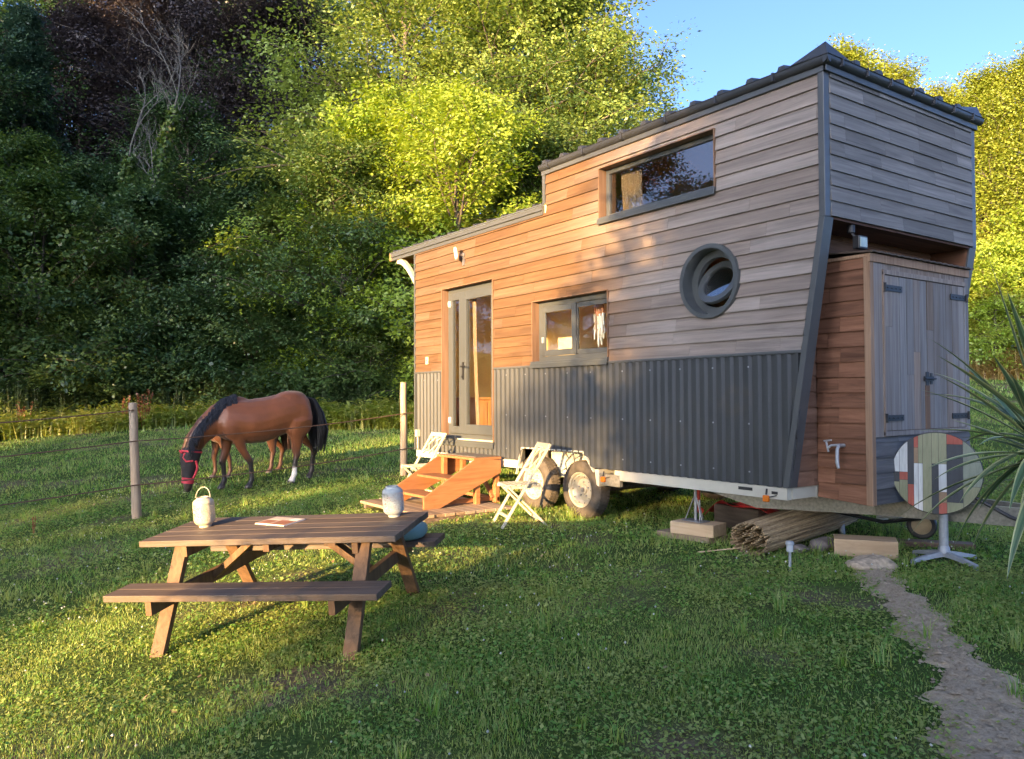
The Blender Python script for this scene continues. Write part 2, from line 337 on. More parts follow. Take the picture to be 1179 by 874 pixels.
while z < ZT - .01:
    z1 = min(z+BH, ZT); zr0, zr1 = z, z+BH
    cuts = [0.005]; x = rb.uniform(.2, 1.4)
    while x < XE: cuts.append(x); x += rb.uniform(.45, 1.9)
    cuts.append(9.)
    # sub-strips so that every opening edge, the eaves and the circle's top and bottom fall between strips
    ks = sorted(set([z, z1] + [k for h in HOLES for k in h[2:] if z < k < z1] + [k for k in (CZ-CR, CZ+CR, ZL, 2.831) if z < k < z1]))
    for i in range(len(cuts)-1):
        rnd = (rb.random(), rb.random(), rb.random())
        for a, c in zip(ks[:-1], ks[1:]):
            zm = (a+c)/2
            iv = [(lambda q: 0.005, (lambda q: XS) if False else (lambda q: slant(q)-.05))]
            if zm > ZL: iv = [(lambda q: XS+.045, lambda q: slant(q)-.05)]
            def sub(iv, lo, hi, lof, hif):
                out = []
                for (l_, h_) in iv:
                    if hi <= l_(zm) or lo >= h_(zm): out.append((l_, h_)); continue
                    if lo > l_(zm): out.append((l_, lof))
                    if hi < h_(zm): out.append((hif, h_))
                return out
            for (hx0, hx1, hz0, hz1) in HOLES:
                if hz0 < zm < hz1: iv = sub(iv, hx0, hx1, (lambda q, v=hx0: v), (lambda q, v=hx1: v))
            if abs(zm-CZ) < CR:
                cw = lambda q: math.sqrt(max(0, CR*CR-(q-CZ)**2))
                iv = sub(iv, CX-cw(zm), CX+cw(zm), (lambda q: CX-cw(q)), (lambda q: CX+cw(q)))
            x0, x1 = cuts[i]+.0008, cuts[i+1]-.0008
            for (l_, h_) in iv:
                if x1 <= l_(zm) or x0 >= h_(zm): continue
                lf = (lambda q, v=x0: v) if x0 > l_(zm) else l_
                hf = (lambda q, v=x1: v) if x1 < h_(zm) else h_
                board_piece(lf, hf, a, c, zr0, zr1, rnd)
    z += BH
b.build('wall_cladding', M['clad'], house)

# ---- core of the long wall (behind boards and skirt), with the same openings
ARCH = [(2.56, .36), (2.70, .75), (3.84, .76), (4.00, .585), (4.02, .36)]
b = MB()
xs_ = sorted([0, XS, .80, 2.085, 2.93, 4.14, 4.264, CX-.335, CX+.335, 5.725, XW, 2.60, 3.95])
zs_ = sorted([ZB, .81, ZM, CZ-.335, CZ+.335, 2.52, 2.908, 3.27, ZL, 3.846, ZT, .76])
for i in range(len(xs_)-1):
    for j in range(len(zs_)-1):
        xm, zm = (xs_[i]+xs_[i+1])/2, (zs_[j]+zs_[j+1])/2
        if zm > ZL and xm < XS: continue
        if .8 < xm < 2.085 and .81 < zm < 2.908: continue
        if 2.93 < xm < 4.264 and ZM < zm < 2.52: continue
        if 4.14 < xm < 5.725 and 3.27 < zm < 3.846: continue
        if abs(xm-CX) < .335 and abs(zm-CZ) < .335: continue
        if 2.6 < xm < 3.95 and zm < .76: continue
        b.box(xs_[i], xs_[i+1], .002, .10, zs_[j], zs_[j+1], 0)
b.prism([(XW, .002, ZB+.01), (XW, .002, ZT), (XE-.004, .002, ZT), (XE-.004, .002, 2.835)], (0, .098, 0), 1)   # cheek
b.build('wall_core', [M['inner'], M['soffit']], house)

# ---- corrugated metal skirt
b = MB(); x = .004; pitch = .100; prof = []
while x < XW + .14:
    prof += [(x, -.002), (x+.050, -.002), (x+.057, -.028), (x+.080, -.028), (x+.100, -.002)]; x += pitch
def zlow(x_):
    zl = ZB
    if x_ > XW: zl = max(zl, ZB - .16 + (x_-XW)*(2.831-ZB)/(XE-XW))
    if 2.60 < x_ < 4.0:
        for (p, q) in zip(ARCH[:-1], ARCH[1:]):
            if p[0] <= x_ <= q[0]: zl = max(zl, p[1] + (q[1]-p[1])*(x_-p[0])/(q[0]-p[0]))
    return zl
extra = [.80, 2.085, 2.70, 3.84, 4.0, XW]
def yprof(x_):
    u = ((x_-.004) % pitch)
    if u < .050: return -.002
    if u < .057: return -.002-.026*(u-.050)/.007
    if u < .080: return -.028
    return -.028+.026*(u-.080)/.020
xs2 = sorted(set([round(p[0], 4) for p in prof] + extra))
for x0, x1 in zip(xs2[:-1], xs2[1:]):
    zt = .795 if .80 <= (x0+x1)/2 <= 2.085 else ZM-.012
    xa, xb = x0, min(x1, 6.59)
    if xb <= xa: continue
    za, zb_ = zlow(x0+1e-4), zlow(x1-1e-4)
    if min(za, zb_) >= zt: continue
    y0, y1 = yprof(x0+1e-5), yprof(x1-1e-5)
    b.add([(xa, y0, za), (xb, y1, zb_), (xb, y1, zt), (xa, y0, zt)], [(0,1,2,3)], 0)
for x in [k*.42+.16 for k in range(15)]:
    for zz in (.70, 1.12 if x > 2.2 else .7, 1.62):
        if (.75 < x < 2.15) or (2.5 < x < 4.1 and zz < .8): continue
        b.lathe([(.0, -.006), (.007, -.005), (.008, 0)], (round((x-.004)/.1)*.1+.004+.077, -.025, zz + .04*((x*7) % 1)), (0, 1, 0), 6, 1)
b.build('metal_skirt', [M['skirt'], M['alu']], house)
b = MB(); b.box(.0, .80, -.030, -.001, ZM-.022, ZM+.004); b.box(2.085, 2.93, -.030, -.001, ZM-.022, ZM+.004); b.box(4.264, slant(ZM)-.02, -.030, -.001, ZM-.022, ZM+.004)
build_each(b, 'skirt_flashing', M['anth'], house, bevel=.003)

# ---- trims
b = MB()
b.box(XE-.048, XE+.006, -.028, .0, 2.825, ZT); b.box(XE-.001, XE+.008, -.0275, .05, 2.825, ZT)
b.box(XE-.001, XE+.008, 2.45, 2.528, 2.825, ZT); b.box(XE-.05, XE+.006, 2.5, 2.53, 2.825, ZT)
build_each(b, 'corner_trim', M['anth'], house, bevel=.002)
b = MB(); dx = XE-XW
for y0 in (-.031, 2.405):
    p = [(XW-.03, y0, ZB), (XW+.022, y0, ZB), (XE+.004, y0, 2.824), (XE-.048, y0, 2.824)]
    b.prism(p, (0, .125, 0), 0)
build_each(b, 'slanted_trim', M['anth'], house, bevel=.002)
b = MB(); b.box(-.022, .012, -.026, .01, ZB, 3.535); b.box(XS-.005, XS+.043, -.030, -.001, 3.66, ZT)
build_each(b, 'edge_trim', M['anth'], house)

# ---- end of the upper box: grey boards facing the drawbar
b = MB(); z = 2.834; rb = random.Random(11)
while z < ZT-.01:
    z1 = min(z+BH, ZT); cuts = [.052]; y = rb.uniform(.2, .8)
    while y < 2.4: cuts.append(y); y += rb.uniform(.35, .95)
    cuts.append(2.448)
    for y0, y1 in zip(cuts[:-1], cuts[1:]):
        t0, t1 = .020, .020-.014*(z1-z)/BH
        v = [(XE+t0, y0+.0008, z), (XE+t0, y1-.0008, z), (XE+t1, y1-.0008, z1), (XE+t1, y0+.0008, z1), (XE-.01, y0+.0008, z), (XE-.01, y1-.0008, z), (XE-.01, y1-.0008, z1), (XE-.01, y0+.0008, z1)]
        b.add(v, [(0,1,2,3),(4,7,6,5),(0,4,5,1),(3,2,6,7),(0,3,7,4),(1,5,6,2)], 0, (rb.random(), rb.random(), rb.random()))
    z += BH
b.build('end_cladding', M['clad_end'], house)
b = MB(); 
for i in range(4): b.box(XW+.005+i*.096, XW+.099+i*.096, .1, 2.40, 2.834-.022, 2.832, 0)
b.build('soffit', M['soffit'], house)
# ---- recessed end wall
b = MB(); z = ZB
while z < 2.80:
    z1 = min(z+BH*1.08, 2.81); cuts = [.10]; y = rb.uniform(.3, .9)
    while y < 2.3: cuts.append(y); y += rb.uniform(.4, 1.1)
    cuts.append(2.40)
    for y0, y1 in zip(cuts[:-1], cuts[1:]):
        t0, t1 = .022, .008
        v = [(XW+t0, y0+.001, z), (XW+t0, y1-.001, z), (XW+t1, y1-.001, z1), (XW+t1, y0+.001, z1), (XW, y0+.001, z), (XW, y1-.001, z), (XW, y1-.001, z1), (XW, y0+.001, z1)]
        b.add(v, [(0,1,2,3),(4,7,6,5),(0,4,5,1),(3,2,6,7),(0,3,7,4),(1,5,6,2)], 0)
    z = z1
b.build('end_wall', M['red_y'], house)
# ---- the other walls, floor, ceilings and inner linings
b = MB()
b.box(0, XW, 2.40, 2.499, ZB, ZL); b.box(XS, XE-.012, 2.40, 2.499, ZL, ZT); b.prism([(XW, 2.401, ZB+.01), (XW, 2.401, ZT), (XE-.012, 2.401, ZT), (XE-.012, 2.401, 2.835)], (0, .098, 0), 1)
b.box(0, .09, .10, 2.40, ZB, ZL); b.box(XW-.09, XW, .10, 2.40, ZB, 2.75); b.box(XE-.10, XE-.012, .10, 2.40, 2.85, ZT)
b.box(XS, XS+.06, .1, 2.4, ZL, ZT)
build_each(b, 'inner_walls', [M['inner'], M['red_x']], house)
b = MB(); b.box(.095, XW-.095, .28, 2.39, .772, .80); b.build('floor', M['floor_in'], house)
b = MB(); b.box(3.9, XW-.095, .10, 2.40, 2.76, 2.80); b.box(-.0, XS, .0, 2.5, ZL-.06, ZL); b.box(XS, XE-.012, .002, 2.499, ZT, ZT+.03); build_each(b, 'ceiling', M['inner_wood'], house)
b = MB(); b.box(3.84, 3.90, .9, 2.4, .8, 2.76); b.build('partition', M['inner'], house)

# ---- fascias and gutters
b = MB()
def fascia(x0, x1, z, y):
    b.box(x0, x1, y-.012, -.001, z, z+.050)
    b.box(x0-.004, x1+.004, y-.034, -.001, z+.050, z+.058)
    b.box(x0, x1, y-.022, -.001, z+.058, z+.108)
    b.box(x0-.004, x1+.004, y-.040, -.001, z+.108, z+.120)
b2 = MB()
fascia(-.74, XS-.006, 3.530, -.022)
fl = b.build('lower_fascia', M['anth'], house, bevel=.002)
b = MB(); b.box(-.752, -.74, -.06, 2.56, 3.530, 3.652); b.box(-.74, .0, .03, 2.5, 3.60, 3.63); b.box(-.74, XS, 2.5, 2.56, 3.53, 3.65)
b.build('eaves_board', M['inner_wood'], house)
b = MB()
b.box(XS-.02, XE+.030, -.034, -.001, ZT, ZT+.048); b.box(XE+.009, XE+.036, -.034, 2.534, ZT, ZT+.048); b.box(XS-.02, XE+.03, 2.501, 2.534, ZT, ZT+.048)
b.build('upper_fascia', M['anth'], house, bevel=.002)
b = MB()
def gut(p0, p1, out):                                # half-round gutter section swept straight
    p0 = Vector(p0); p1 = Vector(p1); out = Vector(out); ring = []
    for k in range(9):
        t = -math.pi/2*1.0 + math.pi*k/8*.5 - .0
        ring.append((math.cos(math.pi*k/16-math.pi/2)*.045, math.sin(math.pi*k/16-math.pi/2)*.055+.055))
    ring = ring + [(.052, .062), (.045, .066), (.0, .066), (0, 0)]
    v0 = [p0 + out*a + Vector((0,0,c)) for a, c in ring]; v1 = [p1 + out*a + Vector((0,0,c)) for a, c in ring]
    b.loft([v0, v1])
gut((XS-.02, -.034, ZT+.048), (XE+.08, -.034, ZT+.048), (0,-1,0)); gut((XE+.036, -.08, ZT+.0482), (XE+.036, 2.58, ZT+.0482), (1,0,0))
for x in [XS+.15+k*.62 for k in range(6)]: b.box(x, x+.02, -.092, -.03, ZT+.05, ZT+.118)
for y in [.12+k*.37 for k in range(7)]: b.box(XE+.03, XE+.094, y, y+.012, ZT+.05, ZT+.118)
b.build('gutter', M['roof'], house)

# ---- roofs
b = MB(); x0, x1, zr = -.75, XS+.0, 3.655; ph = .30
def roofz(y): return zr + ph*(1-abs(y-1.25)/1.31)
for (ya, yb) in ((-.05, 1.25), (1.25, 2.55)):
    b.add([(x0, ya, roofz(ya)), (x1, ya, roofz(ya)), (x1, yb, roofz(yb)), (x0, yb, roofz(yb)), (x0, ya, roofz(ya)-.03), (x1, ya, roofz(ya)-.03), (x1, yb, roofz(yb)-.03), (x0, yb, roofz(yb)-.03)],
          [(0,1,2,3),(4,7,6,5),(0,4,5,1),(3,2,6,7),(0,3,7,4),(1,5,6,2)])
b.prism([(x0+.001, -.04, zr-.03), (x0+.001, 2.54, zr-.03), (x0+.001, 1.25, zr+ph-.03)], (.02, 0, 0))
lr = b.build('lower_roof', M['roof_blue'], house)
b = MB()
for k in range(12):
    x = x0+.12+k*.33
    if x > x1-.03: break
    for (ya, yb) in ((-.052, 1.25), (2.552, 1.25)):
        b.bar((x, ya, roofz(ya)+.012), (x, yb, roofz(yb)+.012), .045, .026)
b.build('roof_rib', M['roof'], lr)
b = MB(); za = ZT+.116; pr = .20; cy0, cy1, rx0, rx1 = -.07, 2.57, XS-.04, XE+.07
hx = 1.32
pts = [(rx0, cy0, za), (rx1, cy0, za), (rx1, cy1, za), (rx0, cy1, za), (rx1-hx, 1.25, za+pr), (rx0, 1.25, za+pr)]
b.add(pts, [(0,1,4,5), (1,2,4), (2,3,5,4), (0,5,3), (3,2,1,0)])
ur = b.build('upper_roof', M['roof'], house)
b = MB()
def uz(d): return za + pr*min(1, d/hx)
for k in range(12):
    x = rx1-.42-k*.325
    if x < rx0+.05: break
    dd = min(1.25+.07, rx1-x)
    for (s_, yb) in ((1, cy0), (-1, cy1)):
        b.prism([(x-.045, yb-.012*s_, uz(0)-.01), (x+.045, yb-.012*s_, uz(0)-.01), (x+.026, yb-.012*s_, uz(0)+.034), (x-.026, yb-.012*s_, uz(0)+.034)], (0, s_*(dd-.02), uz(dd)-uz(0)))
for k in range(6):
    y = cy0+.42+k*.345
    dd = hx*(1-abs(y-1.25)/1.32)
    if dd < .1: continue
    b.prism([(rx1+.012, y-.045, uz(0)-.01), (rx1+.012, y+.045, uz(0)-.01), (rx1+.012, y+.026, uz(0)+.034), (rx1+.012, y-.026, uz(0)+.034)], (-dd+.02, 0, uz(dd)-uz(0)))
b.build('roof_rib', M['roof'], ur)
b = MB()
def hipcap(cx_, cy_, sx, sy):
    C = Vector((cx_, cy_, za+.0)); zz = Vector((0,0,1)); dx = Vector((sx,0,0)); dy = Vector((0,sy,0))
    P = C + dx*.035 + dy*.035 + zz*.115; L_ = C + dx*.34 + dy*.0 + zz*.01; Rr = C + dy*.34 + zz*.01
    k = 1.0; D = (dx+dy)*k + zz*pr*k/hx
    v = [C, L_, P, Rr, P+D, L_+D, Rr+D]
    b.add(v, [(0,1,2), (0,2,3), (1,5,4,2), (2,4,6,3), (4,5,6), (0,3,6,5,1)])
hipcap(rx1, cy0, -1, 1); hipcap(rx1, cy1, -1, -1)
b.build('hip_cap', M['roof'], ur)
# ---- curved bracket under the awning end of the lower roof
b = MB()
for y0 in (-.01, 2.44):
    out = []; inn = []
    for k in range(9):
        t = k/8.; a = t*math.pi/2
        out.append((-.02-.60*(1-math.cos(a)) , y0, 3.50-.44*(1-math.sin(a))))
        inn.append((-.02-.60*(1-math.cos(a))*.98+ .0, y0, 3.50-.44*(1-math.sin(a))))
    P_ = []; Q_ = []
    for k in range(9):
        t = k/8.; x = -.02-.58*t; zc = 3.08+.42*math.sin(t*math.pi/2)
        P_.append((x, y0, zc-.03)); Q_.append((x+.0, y0, min(3.525, zc+.06)))
    b.prism(P_ + Q_[::-1], (0, .06, 0))
build_each(b, 'awning_bracket', M['cream_wood'], house)

# ---- openings: lining, frames, panes
def reveal(name, x0, x1, z0, z1, mat, bottom=False):
    b = MB(); y0, y1 = -.032, .11
    b.box(x0-.008, x0+.006, y0, y1, z0, z1); b.box(x1-.006, x1+.008, y0, y1, z0, z1); b.box(x0+.006, x1-.006, y0+.002, y1, z1-.006, z1+.006)
    return b.build(name, mat, house)
reveal('door_lining', .80, 2.085, .795, 2.908, M['jamb'])
dr = bpy.data.objects.new('glass_door', None); COL.objects.link(dr); dr.parent = house
def framebox(b, x0, x1, z0, z1, w, y0, y1, wb=None, wt=None):
    wb = wb or w; wt = wt or w
    b.box(x0, x0+w, y0, y1, z0, z1); b.box(x1-w, x1, y0, y1, z0, z1); b.box(x0+w, x1-w, y0+.0005, y1, z0, z0+wb); b.box(x0+w, x1-w, y0+.0005, y1, z1-wt, z1)
b = MB(); framebox(b, .81, 2.078, .80, 2.900, .05, .075, .125, .07, .06); b.build('door_frame', M['frame'], dr, bevel=.003)
b = MB(); framebox(b, .862, 1.20, .875, 2.838, .085, .062, .115, .10, .10); b.build('side_leaf', M['frame'], dr, bevel=.004)
b = MB(); framebox(b, 1.203, 2.028, .875, 2.838, .105, .055, .115, .13, .12); b.build('door_leaf', M['frame'], dr, bevel=.004)
b = MB(); b.box(.95, 1.113, .086, .092, .978, 2.735); b.box(1.31, 1.92, .086, .092, 1.008, 2.715); build_each(b, 'pane', M['glass'], dr)
b = MB(); b.box(1.225, 1.262, .040, .056, 1.62, 1.86); b.tube([(1.243, .045, 1.80), (1.243, .005, 1.80), (1.36, .0, 1.80)], .010, 8); b.lathe([(0, -.01), (.018, -.01), (.018, .0)], (1.243, .036, 1.66), (0,1,0), 12)
b.build('handle', M['iron'], dr)
b = MB()
for zz in (2.66, 1.02): b.lathe([(0,0), (.013,0), (.013,.07), (0,.07)], (.866, .05, zz), n=10); b.box(.845, .90, .058, .066, zz-.01, zz+.08)
build_each(b, 'hinge', M['alu'], dr)
b = MB(); b.box(.80, 2.10, -.045, .075, .770, .797); b.box(.80, 2.10, -.047, -.035, .71, .772); b.box(.92, 1.16, -.05, -.02, .80, .85); b.build('threshold', M['frame'], dr, bevel=.003)

reveal('window_lining', 2.93, 4.264, ZM+.005, 2.52, M['jamb'])
wn = bpy.data.objects.new('sliding_window', None); COL.objects.link(wn); wn.parent = house
b = MB(); framebox(b, 2.937, 4.257, 1.80, 2.512, .05, .07, .13, .06, .06); b.build('window_frame', M['frame'], wn, bevel=.003)
b = MB(); framebox(b, 3.00, 3.63, 1.862, 2.450, .07, .062, .085); b.build('sliding_sash', M['frame'], wn, bevel=.003)
b = MB(); framebox(b, 3.58, 4.207, 1.862, 2.450, .055, .09, .115); b.build('fixed_sash', M['frame'], wn, bevel=.003)
b = MB(); b.box(3.07, 3.56, .070, .075, 1.932, 2.38); b.box(3.635, 4.15, .100, .105, 1.917, 2.395); build_each(b, 'pane', M['glass'], wn)
b = MB(); b.box(2.92, 4.275, -.055, .07, ZM+.0, ZM+.045); b.box(2.92, 4.275, -.058, -.046, ZM-.035, ZM+.02); b.build('sill', M['frame'], wn, bevel=.003)
b = MB(); b.box(3.02, 3.045, .045, .062, 2.02, 2.09); b.build('catch', M['alu'], wn)

reveal('upper_window_lining', 4.14, 5.725, 3.27, 3.846, M['jamb'])
uw = bpy.data.objects.new('upper_window', None); COL.objects.link(uw); uw.parent = house
b = MB(); framebox(b, 4.15, 5.718, 3.30, 3.838, .05, .07, .12); b.build('window_frame', M['frame'], uw, bevel=.003)
b = MB(); b.box(4.20, 5.668, .09, .095, 3.35, 3.788); build_each(b, 'pane', M['glass_dark'], uw)
b = MB(); b.box(4.13, 5.74, -.05, .07, 3.262, 3.302); b.box(4.13, 5.74, -.053, -.04, 3.232, 3.285); b.build('sill', M['frame'], uw, bevel=.003)

rw = bpy.data.objects.new('round_window', None); COL.objects.link(rw); rw.parent = house
b = MB(); b.lathe([(.305, -.045), (.345, -.045), (.350, -.03), (.350, .0), (.345, .004), (.345, .16), (.305, .16)], (CX, 0, CZ), (0,1,0), 64, closed=True); b.build('outer_ring', M['frame'], rw, smooth=35)
b = MB(); b.lathe([(.235, .09), (.306, .09), (.306, .15), (.235, .15)], (CX, 0, CZ), (0,1,0), 64, closed=True); b.build('inner_ring', M['frame'], rw, smooth=35)
tz = rad(27); ax = Vector((math.sin(rad(0)), math.cos(tz), -math.sin(tz)))           # sash pivots about its horizontal axis, standing ajar
sa = MB(); c0 = Vector((CX, .12, CZ)) - ax*.022
sa.lathe([(.165, 0), (.226, 0), (.228, .01), (.228, .038), (.165, .044)], c0, ax, 64, closed=True); so = sa.build('pivot_sash', M['frame'], rw, smooth=35)
sa = MB(); sa.lathe([(0, .018), (.166, .018), (.166, .024), (0, .024)], c0, ax, 48); build_each(sa, 'pane', M['glass_sky'], rw)
# plate that closes the square gap behind the boards round the ring
b = MB(); n = 48; v = []; 
for k in range(n):
    t = 2*math.pi*k/n; c_, s_ = math.cos(t), math.sin(t); q = .345/max(abs(c_), abs(s_))
    v += [(CX+.345*c_, .05, CZ+.345*s_), (CX+max(q,.346)*c_, .05, CZ+max(q,.346)*s_)]
b.add(v, [(2*k, 2*k+1, (2*k+3) % (2*n), (2*k+2) % (2*n)) for k in range(n)]); b.build('backing_plate', M['inner'], rw)

# ---- small fittings on the long wall
wl = bpy.data.objects.new('wall_lamp', None); COL.objects.link(wl); wl.parent = house
b = MB(); b.lathe([(0, 0), (.035, 0), (.035, .025), (0, .025)], (1.39, -.045, 3.31), (0,1,0), 16); b.tube([(1.39, -.04, 3.31), (1.39, -.09, 3.315)], .018, 10); b.box(1.375, 1.405, -.04, -.015, 3.17, 3.30); b.build('lamp_mount', M['steel'], wl)
axl = Vector((-.45, -.85, -.15)).normalized(); b = MB(); b.lathe([(.030, .0), (.085, .0), (.088, .012), (.080, .03), (.03, .03)], Vector((1.37, -.125, 3.33)), axl, 28, closed=True); b.build('lamp_ring', M['white'], wl, smooth=40)
b = MB(); b.lathe([(0, .004), (.031, .004), (.031, .024), (0, .024)], Vector((1.37, -.125, 3.33)), axl, 20); b.build('lamp_eye', M['black'], wl)
b = MB(); b.box(.335, .405, -.034, -.012, 1.86, 1.97); sk_ = b.build('socket_box', M['cream_wood'], house, bevel=.004)
b = MB(); b.lathe([(0, -.037), (.012, -.036), (.012, -.030), (0, -.030)], (.37, 0, 1.92), (0,1,0), 10); b.build('socket_hole', M['black'], sk_)
b = MB(); b.box(.10, .16, -.08, -.015, .80, .90); b.tube([(.13, -.05, .80), (.13, -.05, .62)], .012, 6); b.build('outdoor_socket', M['cream_wood'], house, bevel=.006)

# ---- chassis
b = MB(); b.box(.02, 2.62, -.012, .05, .50, .597); b.box(4.34, XW-.003, -.012, .05, .495, .597); b.box(XW-.06, XW+.006, .051, 2.45, .50, .597); b.box(.02, XW-.07, 2.45, 2.5, .50, .597); b.box(.02, .07, .05, 2.45, .50, .597)
for x in (1.2, 2.2, 4.6, 5.5): b.box(x, x+.05, .06, 2.44, .505, .592)
b.box(XW-.03, XW+.012, .395-.01, .40, .49, .60)
build_each(b, 'chassis_rail', M['white_metal'], house)
b = MB(); b.box(.05, 2.58, .06, 2.44, .5975, .603); b.box(2.58, 4.04, .28, 2.44, .5975, .603); b.box(4.04, XW-.1, .06, 2.44, .5975, .603); b.build('floor_pan', M['sleeper'], house)
b = MB(); b.box(5.95, 6.10, -.0165, -.0125, .545, .572); b.box(6.30, 6.36, -.0165, -.0125, .535, .56); build_each(b, 'rail_slot', M['black'], house)
ZD0, ZD1 = .315, .475
b = MB()
for sgn in (1, -1):
    yc = lambda v: 1.25 + sgn*(v-1.25)
    p = [Vector((5.35, yc(.35), .0)), Vector((6.70, yc(.93), 0)), Vector((8.35, yc(1.22), 0))]
    q = [(p[0]+Vector((0,0,.44)), p[0]+Vector((0,0,.50))), (Vector((5.75, yc(.52), ZD0)), Vector((5.75, yc(.52), .50))), (p[1]+Vector((0,0,ZD0+.005)), p[1]+Vector((0,0,ZD1+.02))), (p[2]+Vector((0,0,ZD0+.03)), p[2]+Vector((0,0,ZD1)))]
    rings = [[lo+Vector((0,-.025,0)), lo+Vector((0,.025,0)), hi+Vector((0,.025,0)), hi+Vector((0,-.025,0))] for lo, hi in q]
    b.loft(rings)
b.box(8.25, 8.40, 1.15, 1.35, .36, .47)
build_each(b, 'drawbar', M['galv'], house)
b = MB(); b.tube([(8.38, 1.25, .45), (8.72, 1.25, .47)], .04, 12); b.tube([(8.35, 1.25, .50), (8.05, 1.2, .62), (7.85, 1.18, .70)], [.02,.018,.018], 8); b.lathe([(0,0),(.045,.0),(.05,.05),(.03,.09),(0,.09)], (8.74, 1.25, .43), n=14)
hi_ = b.build('hitch', M['black'], house, smooth=40)
b = MB(); b.tube([(7.86, 1.18, .697), (7.80, 1.175, .715)], .024, 10); b.build('lever_grip', M['red'], hi_)
b = MB(); b.tube([(7.1, 1.0, .60), (7.5, .95, .56), (7.75, 1.0, .42), (8.0, 1.02, .35), (8.3, 1.1, .40)], .016, 8); b.tube([(6.9, 1.3, .28), (6.6, 1.2, .22), (6.2, 1.0, .3), (5.9, .9, .40)], .018, 8); b.build('brake_cable', M['black'], house)
# jockey wheel
jw = bpy.data.objects.new('jockey_wheel', None); COL.objects.link(jw); jw.parent = house
jc = Vector((6.80, 1.50, .19)); jax = Vector((.35, -.94, 0)).normalized()
b = MB(); b.lathe([(.085, -.03), (.115, -.03), (.125, -.015), (.125, .015), (.115, .03), (.085, .03)], jc, jax, 28, closed=True); b.build('tyre', M['black'], jw, smooth=40)
b = MB(); b.lathe([(.0, -.018), (.03, -.03), (.035, -.012), (.078, -.012), (.087, -.026), (.087, .026), (.0, .02)], jc, jax, 28)
for k in range(6):
    t = k*math.pi/3; d = (jax.cross(Vector((0,0,1))).normalized()*math.cos(t) + Vector((0,0,1))*math.sin(t)); b.bar(jc+d*.03-jax*.016, jc+d*.08-jax*.016, .014, .012, jax)
b.build('rim', M['pale'] if False else plain('tan_wheel_rim', (.36,.27,.15), .6, var=.25), jw, smooth=40)
b = MB(); b.tube([jc+Vector((.03,.02,.0)), jc+Vector((.10,.03,.10)), jc+Vector((.10,.05,.55))], .022, 10); b.bar(jc-jax*.035, jc-jax*.035+Vector((.12,.02,.04)), .03, .012, jax); b.build('stem', plain('tan_steel', (.34,.25,.14), .6), jw)

# ---- wheels, arch and mudguard
def wheel(cx_, cy_, cz_, face):
    w = bpy.data.objects.new('wheel', None); COL.objects.link(w); w.parent = house; w.location = (cx_, cy_, cz_)
    s = -1 if face < 0 else 1; ax = (0, s, 0)
    b = MB(); r = .325
    b.lathe([(.195, .085), (.215, .098), (.262, .102), (.298, .092), (.316, .07), (.325, .045), (.325, -.045), (.316, -.07), (.298, -.092), (.26, -.102), (.215, -.098), (.195, -.085)], (0,0,0), ax, 56, closed=True)
    for k in range(56):
        t = 2*math.pi*(k+.0)/56; 
        for (o_, ww) in ((-.05, .034), (.0, .034), (.05, .034)):
            tt = t + (math.pi/56 if o_ == 0 else 0); c = Vector((math.cos(tt), 0, math.sin(tt))); b.bar(c*.318 + Vector((0, o_-ww/2, 0)), c*.318 + Vector((0, o_+ww/2, 0)), .020, .020, c)
    b.build('tyre', M['tyre'], w, smooth=40)
    b = MB(); b.lathe([(.0, .045), (.050, .045), (.056, .040), (.058, .026), (.105, .030), (.125, .022), (.145, .048), (.160, .060), (.172, .060), (.182, .083), (.198, .092), (.199, .08), (.190, .04), (.185, -.08)], (0,0,0), ax, 48)
    bR = b; b = MB()
    for k in range(5):
        t = 2*math.pi*k/5+.3; b.lathe([(0, .045), (.010, .044), (.012, .025)], (math.cos(t)*.083, 0, math.sin(t)*.083), ax, 6)
    build_each(b, 'wheel_nut', M['steel'], w, smooth=30); b = MB(); b.lathe([(0, .062), (.024, .060), (.030, .04)], (0,0,0), ax, 16)
    b.build('hub_cap', M['steel'], w, smooth=30)
    for k in range(10):
        t = 2*math.pi*k/10; bR.lathe([(0, .0615), (.008, .0612)], (math.cos(t)*.153, .0, math.sin(t)*.153), ax, 8, 1)
    bR.build('rim', [M['rim'], M['black']], w, smooth=30)
    return w
for (x, y, f_) in ((3.705, .135, -1), (2.84, .135, -1), (3.705, 2.36, 1), (2.84, 2.36, 1)): wheel(x, y, G(x, y)+.325, f_)
b = MB(); b.tube([(3.705, .2, .33), (3.705, 2.3, .33)], .045, 10); b.tube([(2.84, .2, .33), (2.84, 2.3, .33)], .045, 10); build_each(b, 'axle', M['sleeper'], house)
b = MB(); b.box(2.60, 4.02, .255, .275, .42, .757); b.box(2.60, 3.95, .003, .255, .7575, .768); b.bar((3.87, .13, .755), (4.03, .13, .57), .25, .008, (0,1,0)) if False else None
b.build('wheel_box', M['white_metal'], house)
b = MB(); b.bar((2.69, -.012, .752), (2.575, -.012, .43), .012, .03, (0,1,0)); b.bar((2.69, -.012, .757), (3.845, -.012, .768), .03, .014, (0,0,1)); b.bar((3.84, -.012, .766), (4.02, -.012, .56), .03, .016, (1,0,1))
b.build('arch_edge', M['white_metal'], house)
b = MB(); b.box(2.70, 2.96, .17, .185, .42, .745); b.build('arch_shade_sheet', plain('arch_shade_brown', (.09,.075,.06), .8), house)  # brown sheet standing in for the shade inside the wheel arch
b = MB(); b.prism([(4.03, -.02, .585), (4.06, -.02, .42), (4.10, -.02, .405), (4.10, -.02, .59)], (0,.25,0)); b.build('mudguard_edge', M['white_metal'], house, bevel=.004)
b = MB(); b.box(4.10, 4.42, -.018, .03, .425, .55); mg = b.build('mudguard', M['galv'], house, bevel=.004)
